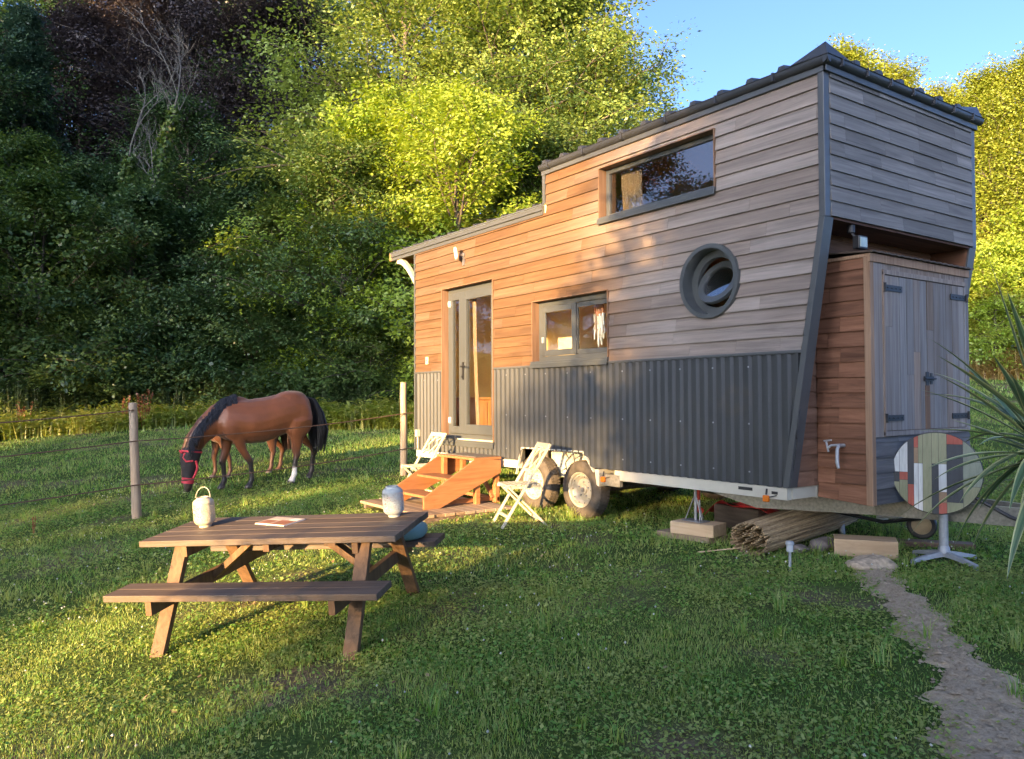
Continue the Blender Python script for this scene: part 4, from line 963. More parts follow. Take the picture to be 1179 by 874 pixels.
b.lathe([(0, -.015), (BR-.004, -.015), (BR, -.010), (BR, .010), (BR-.004, .0142), (0, .0142)], bc, nrm, 64, 6)
b.build('tabletop', [ww('white_lath', (.52,.54,.53)), ww('charcoal_lath', (.042,.048,.058)), ww('red_lath', (.34,.085,.06)), ww('olive_lath', (.25,.255,.155)), ww('tan_lath', (.27,.18,.11)), ww('grey_green_lath', (.20,.225,.175)), M['black']], bt)
b = MB(); b.tube([(0,0,.10), (0,0,.66)], .036, 20); b.lathe([(.05, .08), (.045, .12), (.037, .14)], n=20); b.bar((0,0,.66), (-.02,-.03,.735), .05, .03); b.build('column', M['alu'], bt, smooth=40)
for k in range(4):
    t = rad(-19+90*k) ; d = Vector((math.cos(t), math.sin(t), 0)); b = MB()
    ring = []
    for q in range(7):
        s = q/6.; p = d*(.02+.30*s); z = .075-.045*s**1.3 ; w2 = .028-.006*s; h2 = .022-.008*s; sdv = d.cross(Vector((0,0,1)))
        ring.append([p+sdv*w2+Vector((0,0,z-h2)), p+sdv*w2*.75+Vector((0,0,z+h2)), p-sdv*w2*.75+Vector((0,0,z+h2)), p-sdv*w2+Vector((0,0,z-h2))])
    b.loft(ring); b.lathe([(0,0),(.018,0),(.018,.02),(0,.02)], d*.31, n=10); b.build('foot', M['alu'], bt, smooth=50, bevel=.003)

# ================================================================== FENCE
fe = thing('wire_fence', 'paddock fence of rough wooden posts with thin brown wires', 'fence', (0,0,0))
posts = [(-.995, -3.664), (-1.193, .418)]; posts = [(-.78, -8.1)] + posts + [(-1.42, 4.6), (-1.65, 8.8)]
tops = []
for i, (x, y) in enumerate(posts):
    g = G(x, y); b = MB(); rg = random.Random(i+20); lean = Vector((rg.uniform(-.02,.02), rg.uniform(-.02,.02), 0)) if i != 1 else Vector((-.035, -.055, 0))
    pts = []; rs = []
    for k in range(8):
        t = k/7.; pts.append(Vector((x, y, g-.1)) + lean*t + Vector((rg.uniform(-.004,.004), rg.uniform(-.004,.004), 1.64*t))); rs.append(.062*(1-.16*t)*rg.uniform(.96,1.04))
    b.tube(pts, rs, 12, 0, True, (.5,.5,.5)); b.build('post', M['post'], fe, smooth=45, bevel=.004); tops.append((Vector((x, y, g)), lean))
def strand(i, h, x=.07, sag=.05):
    (p, l), (q, m_) = tops[i], tops[i+1]; a = p+l*h/1.54+Vector((0,0,h)); c = q+m_*h/1.54+Vector((0,0,h)); pts = []
    for k in range(15): t = k/14.; pts.append(a.lerp(c, t) + Vector((x, 0, -sag*4*t*(1-t))))
    return pts
for h, r_ in ((1.03, range(4)), (.45, range(4)), (1.44, range(1))):
    pts = []
    for i in r_: pts += strand(i, h)[(1 if pts else 0):]
    b = MB(); b.tube(pts, .0085, 6); b.build('wire', plain('rusty_brown_cord', (.10,.055,.035), .8), fe)
pp = MB(); x, y = -6.168, 32.27; pp.tube([(x, y, G(x,y)-.1), (x+.02, y, G(x,y)+2.1)], .11, 8); o = pp.build('post', M['post'], None); o.name = 'fence_post'; tag(o, 'pale wooden post at the foot of the sunlit trees on the right', 'post')

# ================================================================== HORSES
def horse_mat(name, body, dark, hoof, sock):
    m, nt, N, L, B = newmat(name); tc = N.new('ShaderNodeTexCoord'); sp_ = N.new('ShaderNodeSeparateXYZ'); L.new(tc.outputs['Object'], sp_.inputs[0])
    nz = N.new('ShaderNodeTexNoise'); nz.inputs['Scale'].default_value = 3.5; nz.inputs['Detail'].default_value = 6; L.new(tc.outputs['Object'], nz.inputs['Vector'])
    zz = N.new('ShaderNodeMath'); zz.operation = 'MULTIPLY_ADD'; zz.inputs[1].default_value = .16; L.new(nz.outputs['Fac'], zz.inputs[0]); L.new(sp_.outputs[2], zz.inputs[2])
    r = ramp(N, [(.0, hoof), (.12, hoof), (.15, dark), (.46, dark), (.66, body), (1.0, body)]); L.new(zz.outputs[0], r.inputs['Fac'])
    nv = ramp(N, [(.3, (.78,.78,.78)), (.7, (1.15,1.15,1.15))]); L.new(nz.outputs['Fac'], nv.inputs['Fac'])
    ml = N.new('ShaderNodeMix'); ml.data_type = 'RGBA'; ml.blend_type = 'MULTIPLY'; ml.inputs[0].default_value = 1.; L.new(r.outputs['Color'], ml.inputs[6]); L.new(nv.outputs['Color'], ml.inputs[7])
    # dark head below the poll stays brown: only the legs (x between -1 and .8) carry the black points
    hd = N.new('ShaderNodeMath'); hd.operation = 'GREATER_THAN'; hd.inputs[1].default_value = .88; L.new(sp_.outputs[0], hd.inputs[0])
    hr = ramp(N, [(.0, (.03,.022,.018)), (.12, (.04,.025,.018)), (.42, tuple(x*.4 for x in body))]); L.new(sp_.outputs[2], hr.inputs['Fac'])
    m2 = N.new('ShaderNodeMix'); m2.data_type = 'RGBA'; L.new(hd.outputs[0], m2.inputs[0]); L.new(ml.outputs[2], m2.inputs[6]); L.new(hr.outputs['Color'], m2.inputs[7])
    col = m2.outputs[2]
    if sock:
        # white sock on the near hind pastern
        d = N.new('ShaderNodeVectorMath'); d.operation = 'DISTANCE'; d.inputs[1].default_value = sock; L.new(tc.outputs['Object'], d.inputs[0])
        lt = N.new('ShaderNodeMapRange'); lt.inputs['From Min'].default_value = .11; lt.inputs['From Max'].default_value = .14; lt.inputs['To Min'].default_value = 1; lt.inputs['To Max'].default_value = 0; L.new(d.outputs['Value'], lt.inputs['Value'])
        m3 = N.new('ShaderNodeMix'); m3.data_type = 'RGBA'; L.new(lt.outputs[0], m3.inputs[0]); L.new(col, m3.inputs[6]); m3.inputs[7].default_value = (.62,.58,.54,1); col = m3.outputs[2]
    bp = N.new('ShaderNodeBump'); bp.inputs['Strength'].default_value = .35; bp.inputs['Distance'].default_value = .04; n5 = N.new('ShaderNodeTexNoise'); n5.inputs['Scale'].default_value = 5.; n5.inputs['Detail'].default_value = 8; L.new(tc.outputs['Object'], n5.inputs['Vector']); L.new(n5.outputs['Fac'], bp.inputs['Height']); L.new(bp.outputs['Normal'], B.inputs['Normal'])
    L.new(col, B.inputs['Base Color']); B.inputs['Roughness'].default_value = .40; B.inputs['Specular IOR Level'].default_value = .4; B.inputs['Sheen Weight'].default_value = .15
    return m
def ell(c, d, hw, hh, n=18, up=Vector((0,0,1)), drop=0):
    d = Vector(d).normalized(); sd = d.cross(up).normalized(); u = sd.cross(d); out = []
    for k in range(n):
        t = 2*math.pi*k/n; out.append(Vector(c) + sd*math.cos(t)*hw + u*(math.sin(t)*hh))
    return out
def make_horse(mat, hair, legs):
    t = thing('horse', '', 'horse', (0,0,0))
    b = MB()
    tr = [(-.80,1.14,.05,.08), (-.785,1.14,.15,.20), (-.70,1.14,.235,.275), (-.52,1.135,.275,.320), (-.30,1.09,.285,.335), (-.05,1.03,.305,.355), (.18,1.02,.30,.350), (.38,1.05,.265,.335), (.54,1.06,.225,.300), (.66,1.05,.16,.215), (.71,1.05,.07,.11)]
    b.loft([ell((x, 0, z), (1,0,0), hw, hh) for x, z, hw, hh in tr])
    nk = [((.40,0,1.18), (.6,0,-.2), .17, .25), ((.62,0,1.10), (.8,0,-.45), .145, .235), ((.80,.0,.98), (.7,0,-.7), .115, .195), ((.95,.0,.82), (.45,0,-.9), .095, .155), ((1.02,.0,.68), (.3,0,-.95), .085, .125)]
    b.loft([ell(c, d, hw, hh, up=Vector((1,0,.35))) for c, d, hw, hh in nk])
    hd = [((1.00,0,.72), (.25,0,-1), .075, .09), ((1.04,0,.62), (.25,0,-1), .105, .125), ((1.075,0,.52), (.2,0,-1), .105, .125), ((1.09,0,.42), (.12,0,-1), .095, .105), ((1.10,0,.32), (.1,0,-1), .075, .085), ((1.115,0,.22), (.1,0,-1), .060, .070), ((1.125,0,.13), (.1,0,-1), .062, .068), ((1.13,0,.06), (.1,0,-1), .055, .055), ((1.13,0,.03), (.1,0,-1), .03, .03)]
    b.loft([ell(c, d, hw, hh, up=Vector((1,0,.2))) for c, d, hw, hh in hd])
    # withers, hip and shoulder masses
    for (c, rx, ry, rz_) in (((.36,0,1.30),.22,.09,.13), ((-.50,0,1.36),.26,.20,.11), ((.46,.17,.98),.17,.08,.24), ((.46,-.17,.98),.17,.08,.24), ((-.60,.17,1.02),.20,.10,.30), ((-.60,-.17,1.02),.20,.10,.30)):
        rings = []
        for i in range(9):
            a = -math.pi/2 + math.pi*i/8; rings.append([Vector(c)+Vector((math.cos(a)*math.cos(q)*rx, math.cos(a)*math.sin(q)*ry, math.sin(a)*rz_)) for q in [2*math.pi*k/14 for k in range(14)]])
        rings[0] = [p + Vector((0,0,.001)) for p in rings[0]]; b.loft(rings)
    for kind, x, y in legs:
        if kind == 'f':
            P_ = [((.44,y,.96),.115), ((.46+(x-.46)*.25,y,.78),.088), ((.46+(x-.46)*.5,y,.60),.066), ((x+.015,y,.42),.054), ((x,y,.36),.042), ((x-.005,y,.20),.037), ((x-.005,y,.13),.047), ((x+.03,y,.07),.043), ((x+.045,y,.055),.056), ((x+.06,y,.0),.066)]
        else:
            P_ = [((-.58,y,1.00),.185), ((-.55+(x+.6)*.2,y,.82),.135), ((-.60+(x+.6)*.5,y,.66),.092), ((x-.06,y,.50),.064), ((x-.075,y,.44),.060), ((x-.045,y,.36),.046), ((x-.02,y,.20),.041), ((x-.015,y,.13),.051), ((x+.025,y,.07),.045), ((x+.035,y,.055),.058), ((x+.05,y,.0),.066)]
        b.loft([ell(c, (0,0,-1), r*(.82 if i < 4 else 1), r*(1.12 if i < 4 else 1.0), 14, Vector((1,0,0))) for i, (c, r) in enumerate(P_)])
    o = b.build('body', mat, t); 
    r_ = o.modifiers.new('one_skin', 'REMESH'); r_.mode = 'VOXEL'; r_.voxel_size = .019; r_.use_smooth_shade = True
    s_ = o.modifiers.new('soft', 'SMOOTH'); s_.factor = .5; s_.iterations = 7
    # ears
    b = MB()
    for sy in (-1, 1): b.loft([ell((.985+.0, sy*.07, .70), (-.2, sy*.35, .9), .030, .022, 10, Vector((1,0,0))), ell((.965, sy*.088, .76), (-.2, sy*.3, .9), .034, .018, 10, Vector((1,0,0))), ell((.95, sy*.10, .83), (-.2, sy*.3, .9), .006, .005, 10, Vector((1,0,0)))])
    build_each(b, 'ear', mat, t, smooth=60)
    # mane: locks hanging from the crest
    b = MB(); rg = random.Random(3); crest = [(.36,1.445), (.55,1.385), (.72,1.255), (.88,1.09), (1.0,.92), (1.07,.77)]
    for k in range(760):
        q = rg.random()*(len(crest)-1.001); i = int(q); fr = q-i; x = crest[i][0]+(crest[i+1][0]-crest[i][0])*fr; z = crest[i][1]+(crest[i+1][1]-crest[i][1])*fr
        sy = 1 if rg.random() < .55 else -1; L_ = rg.uniform(.12, .24); y0 = rg.uniform(-.02, .02)
        b.tube([(x-.03, y0, z-.05), (x+.015, y0+sy*.04, z+.005), (x+rg.uniform(.0,.05), sy*(.10+rg.uniform(0,.05)), z-L_*.5), (x+rg.uniform(0,.07), sy*(.115+rg.uniform(0,.05)), z-L_)], [.012,.015,.010,.002], 5)
    for k in range(40): y = rg.uniform(-.06,.06); b.tube([(.99, y*.5, .76), (1.07, y, .74), (1.15+rg.uniform(0,.02), y*1.2, .62), (1.17, y*1.2, .50)], [.014,.016,.012,.003], 6)
    b.build('mane', hair, t, smooth=60)
    b = MB()
    for k in range(260):
        a = rg.uniform(0, 6.28); r = .080*math.sqrt(rg.random()); dx, dy = r*math.cos(a), r*math.sin(a)*1.3; e = rg.uniform(.42, .62)
        b.tube([(-.74, dy*.4, 1.36), (-.86+dx*.6, dy*.8, 1.30), (-.93+dx*1.2, dy*1.3, 1.08), (-.94+dx*1.9, dy*1.9, .80), (-.92+dx*1.2, dy*1.5, e)], [.015,.017,.017,.013,.002], 5)
    b.build('tail', hair, t, smooth=60)
    return t
hair = plain('black_horse_hair', (.012,.011,.012), .45, var=.3, scale=20)
bay = horse_mat('bay_coat', (.20,.062,.021), (.022,.016,.014), (.05,.042,.036), (-.44, .15, .14))
h1 = make_horse(bay, hair, [('f', .22, .14), ('f', .56, -.14), ('h', -.44, .15), ('h', -.84, -.15)])
h1['label'] = 'large bay horse with black mane and tail, grazing in a red trimmed fly mask'; h1['group'] = 'grazing horses'
h1.location = (-1.98, -1.65, G(-1.98, -1.65)+.01); h1.rotation_euler = (rad(0), rad(3.0), rad(-91))
# fly mask
b = MB(); sec = [((1.035,0,.67), .112, .14), ((1.045,0,.64), .118, .145), ((1.075,0,.55), .120, .142), ((1.09,0,.46), .113, .128), ((1.10,0,.36), .093, .104), ((1.115,0,.25), .074, .085), ((1.122,0,.20), .072, .08)]
b.loft([ell(c, (.18,0,-1), hw, hh, 22, Vector((1,0,.2))) for c, hw, hh in sec]); b.build('fly_mask', plain('dark_mesh_cloth', (.022,.018,.02), .8), h1, smooth=60)
b = MB(); redc = plain('red_mask_trim', (.50,.035,.055), .7)
def band(c, hw, hh, w): 
    r0 = ell(Vector(c)+Vector((-.18*w,0,w)), (.18,0,-1), hw, hh, 22, Vector((1,0,.2))); r1 = ell(Vector(c)-Vector((-.18*w,0,w)), (.18,0,-1), hw, hh, 22, Vector((1,0,.2))); b.loft([r0, r1])
band((1.122,0,.205), .080, .089, .042); band((1.045,0,.635), .122, .150, .012)
for sy in (-1, 1): b.tube([(1.16, sy*.08, .63), (1.185, sy*.06, .56), (1.155, sy*.10, .50), (1.06, sy*.118, .50)], .014, 8); b.tube([(1.02, sy*.115, .50), (1.0, sy*.110, .40), (1.03, sy*.092, .30), (1.06, sy*.075, .24)], .018, 8)
b.tube([(1.19, -.06, .63), (1.215, 0, .66), (1.19, .06, .63)], .014, 8)
b.build('mask_trim', redc, h1, smooth=60)
ch2 = horse_mat('chestnut_coat', (.15,.062,.030), (.12,.055,.03), (.18,.14,.12), None)
h2 = make_horse(ch2, plain('brown_horse_hair', (.07,.03,.018), .5, var=.3, scale=20), [('f', .30, .13), ('f', .52, -.13), ('h', -.50, .13), ('h', -.78, -.13)])
h2['label'] = 'smaller chestnut horse standing hidden behind the large bay horse, only legs and tail showing'; h2['group'] = 'grazing horses'
h2.location = (-3.33, -1.54, G(-3.33, -1.54)+.01); h2.rotation_euler = (0, rad(3.), rad(-91)); h2.scale = (.86, .86, .80)
# ================================================================== GROUND
NA, NR = 360, 170
rr_ = np.concatenate([[0], np.geomspace(.25, 420, NR)]); aa = np.linspace(0, 2*np.pi, NA, endpoint=False)
Xg = CAM.x + rr_[:, None]*np.cos(aa)[None]; Yg = CAM.y + rr_[:, None]*np.sin(aa)[None]
Zg = gz(Xg, Yg) + .010*np.sin(Xg*3.1+1.3*np.sin(Yg*2.3))*np.sin(Yg*2.7+np.sin(Xg*1.9)) + .006*np.sin(Xg*7.3+2*np.sin(Yg*5.1))
idx = np.arange((NR+1)*NA).reshape(NR+1, NA); nx_ = np.roll(idx, -1, 1)
fc = np.stack([idx[:-1], idx[1:], nx_[1:], nx_[:-1]], -1).reshape(-1, 4)
me = qmesh('ground', np.stack([Xg, Yg, Zg], -1).reshape(-1, 3), fc, 4); me.polygons.foreach_set('use_smooth', [True]*len(me.polygons))
m, nt, N, L, B = newmat('meadow_soil_and_turf')
tc = N.new('ShaderNodeTexCoord'); n1 = N.new('ShaderNodeTexNoise'); n1.inputs['Scale'].default_value = .9; n1.inputs['Detail'].default_value = 6; n2 = N.new('ShaderNodeTexNoise'); n2.inputs['Scale'].default_value = 38; n2.inputs['Detail'].default_value = 6
L.new(tc.outputs['Object'], n1.inputs['Vector']); L.new(tc.outputs['Object'], n2.inputs['Vector'])
r1 = ramp(N, [(.3, (.05,.085,.018)), (.52, (.08,.12,.026)), (.68, (.17,.13,.08))]); L.new(n1.outputs['Fac'], r1.inputs['Fac'])
r2 = ramp(N, [(.3, (.5,.5,.5)), (.7, (1.3,1.3,1.3))]); L.new(n2.outputs['Fac'], r2.inputs['Fac'])
mx = N.new('ShaderNodeMix'); mx.data_type = 'RGBA'; mx.blend_type = 'MULTIPLY'; mx.inputs[0].default_value = 1; L.new(r1.outputs['Color'], mx.inputs[6]); L.new(r2.outputs['Color'], mx.inputs[7]); L.new(mx.outputs[2], B.inputs['Base Color'])
B.inputs['Roughness'].default_value = 1; B.inputs['Specular IOR Level'].default_value = .1
bp = N.new('ShaderNodeBump'); bp.inputs['Strength'].default_value = .8; bp.inputs['Distance'].default_value = .03; L.new(n2.outputs['Fac'], bp.inputs['Height']); L.new(bp.outputs['Normal'], B.inputs['Normal'])
me.materials.append(m); gr = obj('ground', me); gr['kind'] = 'structure'

# bare soil strip: a low uneven mound that runs from the timber block towards the viewer
PATH = [(7.03, .25, .10), (7.26, -.03, .13), (7.50, -.28, .135), (7.88, -.74, .15), (8.44, -1.37, .165), (8.90, -1.97, .20), (9.3, -2.6, .23), (9.9, -3.6, .26)]
def pathdist(x, y):
    d = np.full(np.shape(x), 9.); 
    for (p, q) in zip(PATH[:-1], PATH[1:]):
        dx, dy = q[0]-p[0], q[1]-p[1]; t = np.clip(((x-p[0])*dx+(y-p[1])*dy)/(dx*dx+dy*dy), 0, 1)
        w = p[2]+(q[2]-p[2])*t; d = np.minimum(d, np.hypot(x-p[0]-t*dx, y-p[1]-t*dy)/w)
    return d
def vnoise(x, y, s):
    return (np.sin(x*s+1.7*np.sin(y*s*.7+.3))*np.sin(y*s*1.1+1.3*np.sin(x*s*.8+2.)) + .5*np.sin(x*s*2.3+y*s*1.7+1.) * np.sin(y*s*2.9-x*s*1.1))/1.5
v = []; nS, nT = 220, 26; P_ = np.array(PATH)
seg = np.concatenate([[0], np.cumsum(np.hypot(np.diff(P_[:,0]), np.diff(P_[:,1])))])
for i in range(nS):
    s = seg[-1]*i/(nS-1); k = min(len(PATH)-2, int(np.searchsorted(seg, s, 'right'))-1); t = (s-seg[k])/(seg[k+1]-seg[k])
    c = P_[k]+(P_[k+1]-P_[k])*t; d = P_[k+1]-P_[k]; n2_ = np.array([-d[1], d[0]])/np.hypot(d[0], d[1])
    for j in range(nT):
        u = -1.15+2.3*j/(nT-1); w = c[2]*(1+.26*math.sin(s*5.1+u)+.2*math.sin(s*13+2*u)+.12*math.sin(s*29+u)); x, y = c[0]+n2_[0]*u*w, c[1]+n2_[1]*u*w
        h = .020*max(-.8, 1-abs(u)**2.2) + .007*float(vnoise(x, y, 14.)) + .006*float(vnoise(x, y, 37.)) + .005*math.sin(s*91+u*17)*math.sin(u*23+s*31)
        v.append((x, y, G(x, y)+h+.004))
idx = np.arange(nS*nT).reshape(nS, nT); fc = np.stack([idx[:-1,:-1], idx[1:,:-1], idx[1:,1:], idx[:-1,1:]], -1).reshape(-1,4)
v = np.array(v); rc = np.random.default_rng(77); NC = 2600; pi_ = rc.integers(0, len(v), NC); cc = v[pi_]+rc.normal(0, .02, (NC,3))*[1,1,0]; cr = .004+.014*rc.random(NC)**3+.008*(rc.random(NC) > .985)
cc[:,2] += cr*.4; oc_ = np.array([(1,0,0),(-1,0,0),(0,1,0),(0,-1,0),(0,0,.8),(0,0,-.8)]); cv = (cc[:,None]+(oc_[None]*rc.uniform(.6,1.4,(NC,6,1)))*cr[:,None,None]).reshape(-1,3); ob = np.arange(NC)[:,None]*6+len(v)
cf = np.concatenate([ob+[0,2,4,4], ob+[2,1,4,4], ob+[1,3,4,4], ob+[3,0,4,4]])
me = bpy.data.meshes.new('dirt_path'); me.from_pydata(np.concatenate([v, cv]).tolist(), [], fc.tolist()+[list(q[:3]) for q in cf.tolist()]); me.polygons.foreach_set('use_smooth', [True]*len(me.polygons))
m, nt, N, L, B = newmat('bare_crumbly_soil'); tc = N.new('ShaderNodeTexCoord'); n1 = N.new('ShaderNodeTexNoise'); n1.inputs['Scale'].default_value = 30; n1.inputs['Detail'].default_value = 10; n1.inputs['Roughness'].default_value = .74
L.new(tc.outputs['Object'], n1.inputs['Vector']); r1 = ramp(N, [(.3, (.33,.245,.155)), (.5, (.55,.425,.285)), (.72, (.68,.55,.39))]); L.new(n1.outputs['Fac'], r1.inputs['Fac']); L.new(r1.outputs['Color'], B.inputs['Base Color']); B.inputs['Roughness'].default_value = 1; B.inputs['Specular IOR Level'].default_value = .1
bp = N.new('ShaderNodeBump'); bp.inputs['Strength'].default_value = 1.; bp.inputs['Distance'].default_value = .03; L.new(n1.outputs['Fac'], bp.inputs['Height']); L.new(bp.outputs['Normal'], B.inputs['Normal'])
me.materials.append(m); o = obj('dirt_path', me); o['kind'] = 'structure'

# ------------------------------------------------------------------ lawn: blades, clover leaves, flowers
rng = np.random.default_rng(12)
BARE = [(7.42, -.76, .30), (7.2, -.5, .22), (5.59, -4.48, .28), (6.81, -4.38, .22), (7.75, -.35, .22), (4.9, -4.9, .35), (6.1, -4.0, .25)]
def keep_mask(x, y, soft=1.):
    k = pathdist(x, y) + .5*vnoise(x, y, 9.) + .55*rng.normal(0, 1, np.shape(x)) > .85
    for (bx, by, br) in BARE:
        d = np.hypot(x-bx, (y-by))/br + .45*vnoise(x, y, 7.); k &= (d > 1) | (rng.random(x.shape) < .22)
    k &= ~((x > 1.02) & (x < 2.75) & (y > -1.42) & (y < -.12))                      # deck
    for (tx, ty, tr) in ((5.3, .13, .26), (6.72, .70, .22), (5.2, .98, .28), (5.68, 1.02, .2)): k &= np.hypot(x-tx, y-ty) > tr
    return k
def field(n, s0, s1, spread):
    s = np.sqrt(rng.random(n)*(s1*s1-s0*s0)+s0*s0); l = (rng.random(n)*2-1)*(s*(spread-.12)+1.7)
    return CAM.x+s*VF[0]+l*VR[0], CAM.y+s*VF[1]+l*VR[1], s, l
def blades(n, s0, s1, hmin, hmax, wid, seg2, spread=.86):
    x, y, s, l = field(n, s0, s1, spread); k = keep_mask(x, y); dens = .62+.5*vnoise(x, y, 2.1)+.25*vnoise(x, y, 6.3); k &= rng.random(n) < np.clip(dens+.25, .12, 1)
    x, y = x[k], y[k]; n = len(x); z = gz(x, y)-.004
    tall = np.clip(.75+.45*vnoise(x, y, 1.3)+.3*vnoise(x, y, 4.7), .35, 1.5)
    under = ((y > -.25) & (y < 2.8) & (x > -.2) & (x < 7.6)); tall = np.where(under, tall*1.7, tall)
    h = (hmin+(hmax-hmin)*rng.random(n)**1.6)*tall; az = rng.random(n)*2*np.pi; lean = (rng.random(n)*.9+.15)*h; w = wid*(.6+.8*rng.random(n))
    fx, fy = np.cos(az), np.sin(az); taz = az+np.pi/2+rng.normal(0, .5, n); sx, sy = np.cos(taz)*w*.5, np.sin(taz)*w*.5
    b0 = np.stack([x-sx, y-sy, z], -1); b1 = np.stack([x+sx, y+sy, z], -1); tip = np.stack([x+fx*lean, y+fy*lean, z+h], -1)
    if not seg2:
        v = np.stack([b0, b1, tip], 1).reshape(-1, 3); return v, np.arange(n*3).reshape(n, 3)
    mx_, my_ = x+fx*lean*.32, y+fy*lean*.32; m0 = np.stack([mx_-sx*.8, my_-sy*.8, z+h*.6], -1); m1 = np.stack([mx_+sx*.8, my_+sy*.8, z+h*.6], -1)
    v = np.stack([b0, b1, m0, m1, tip], 1).reshape(-1, 3); o_ = np.arange(n)[:, None]*5
    return v, np.concatenate([o_+[0,1,3], o_+[0,3,2], o_+[2,3,4]])
parts = [blades(270000, 1.9, 6.2, .018, .050, .0042, True), blades(190000, 6.2, 12.5, .024, .062, .0075, False), blades(120000, 12.5, 22, .04, .11, .017, False), blades(60000, 22, 42, .06, .18, .04, False, .8)]
# clover and plantain leaves, tilted little leaf faces
def leaflets(n, s0, s1, r):
    x, y, s, l = field(n, s0, s1, .86); k = keep_mask(x, y); k &= (vnoise(x, y, 1.7)+.5*vnoise(x, y, 5.)+rng.normal(0, .3, n)) > -.1; x, y = x[k], y[k]; n = len(x); z = gz(x, y)+.012+.03*rng.random(n)
    az = rng.random(n)*2*np.pi; t1 = rng.normal(0, .35, n); t2 = rng.normal(0, .35, n); rr2 = r*(.6+.8*rng.random(n))
    ux, uy = np.cos(az), np.sin(az); u = np.stack([ux, uy, t1], -1)*rr2[:, None]; w = np.stack([-uy, ux, t2], -1)*rr2[:, None]*.8; c = np.stack([x, y, z], -1)
    v = np.stack([c-u, c-w, c+u, c+w], 1).reshape(-1, 3); o_ = np.arange(n)[:, None]*4
    return v, np.concatenate([o_+[0,1,2], o_+[0,2,3]])
def tufts(n, s0, s1):
    x0, y0, s, l = field(n, s0, s1, .86); k = keep_mask(x0, y0) & (vnoise(x0, y0, .8) > -.2); x0, y0 = x0[k], y0[k]; n = len(x0)*22; i = np.repeat(np.arange(len(x0)), 22); sz = (.6+.9*rng.random(len(x0)))[i]
    x = x0[i]+rng.normal(0, .018, n)*sz; y = y0[i]+rng.normal(0, .018, n)*sz; z = gz(x, y)-.004; h = (.06+.07*rng.random(n))*sz; az = rng.random(n)*2*np.pi; lean = h*(.2+.8*rng.random(n)); w = .0045+.003*rng.random(n)
    fx, fy = np.cos(az), np.sin(az); sx, sy = -fy*w*.5, fx*w*.5; b0 = np.stack([x-sx, y-sy, z], -1); b1 = np.stack([x+sx, y+sy, z], -1); tip = np.stack([x+fx*lean, y+fy*lean, z+h], -1); m_ = np.stack([x+fx*lean*.3, y+fy*lean*.3, z+h*.65], -1); d = np.stack([sx, sy, 0*sx], -1)*.8
    v = np.stack([b0, b1, m_-d, m_+d, tip], 1).reshape(-1, 3); o_ = np.arange(n)[:, None]*5
    return v, np.concatenate([o_+[0,1,3], o_+[0,3,2], o_+[2,3,4]])
parts += [tufts(90, 1.9, 7), tufts(200, 7, 14)]
parts += [leaflets(165000, 1.9, 6.5, .0095), leaflets(80000, 6.5, 13, .015)]
vs, fs, o_ = [], [], 0
for v, f in parts: vs.append(v); fs.append(f+o_); o_ += len(v)
me = qmesh('grass', np.concatenate(vs), np.concatenate(fs), 3)
me.materials.append(leafmat('grass_blades', (.092,.205,.030), (.175,.35,.060), (.33,.39,.10), .45, .5, 1.6)); g_ = obj('grass', me); tag(g_, 'short green meadow grass mixed with clover', 'grass', None, 'stuff')
x, y, s, l = field(2000, 2.2, 14, .86); k = keep_mask(x, y) & (vnoise(x, y, 1.1)+rng.normal(0, .5, len(x)) > .15); x, y, s = x[k], y[k], s[k]; n = len(x); z = gz(x, y)+.045+.035*rng.random(n); r = .006+.004*rng.random(n)
oc = np.array([(1,0,0),(-1,0,0),(0,1,0),(0,-1,0),(0,0,1),(0,0,-1)], float); v = (np.stack([x, y, z], -1)[:, None]+oc[None]*r[:, None, None]).reshape(-1, 3); o8 = np.arange(n)[:, None]*6
me = qmesh('clover_flowers', v, np.concatenate([o8+list(t) for t in ((0,2,4),(2,1,4),(1,3,4),(3,0,4),(2,0,5),(1,2,5),(3,1,5),(0,3,5))]), 3)
me.materials.append(plain('clover_white', (.50,.50,.42), .8, var=.2)); c_ = obj('clover_flowers', me); tag(c_, 'tiny white clover heads scattered over the lawn', 'clover', None, 'stuff')

def litter(n):
    x, y, s, l = field(n, 2., 13, .86); z = gz(x, y)+.018+.02*rng.random(n); az = rng.random(n)*2*np.pi; r = .010+.016*rng.random(n); u = np.stack([np.cos(az), np.sin(az), rng.normal(0,.3,n)], -1)*r[:,None]; w_ = np.stack([-np.sin(az), np.cos(az), rng.normal(0,.4,n)], -1)*(r*.55)[:,None]; c = np.stack([x,y,z],-1)
    return np.stack([c-u, c-w_, c+u*.9, c+w_], 1).reshape(-1,3), np.arange(n*4).reshape(n,4)
v, f = litter(420); me = qmesh('leaf_litter', v, f, 4); me.materials.append(leafmat('dry_leaf_brown', (.10,.055,.03), (.20,.12,.06), (.33,.24,.13), .15, .6, 3.)); tag(obj('leaf_litter', me), 'scattered dry brown leaves lying in the lawn', 'dead leaves', None, 'stuff')
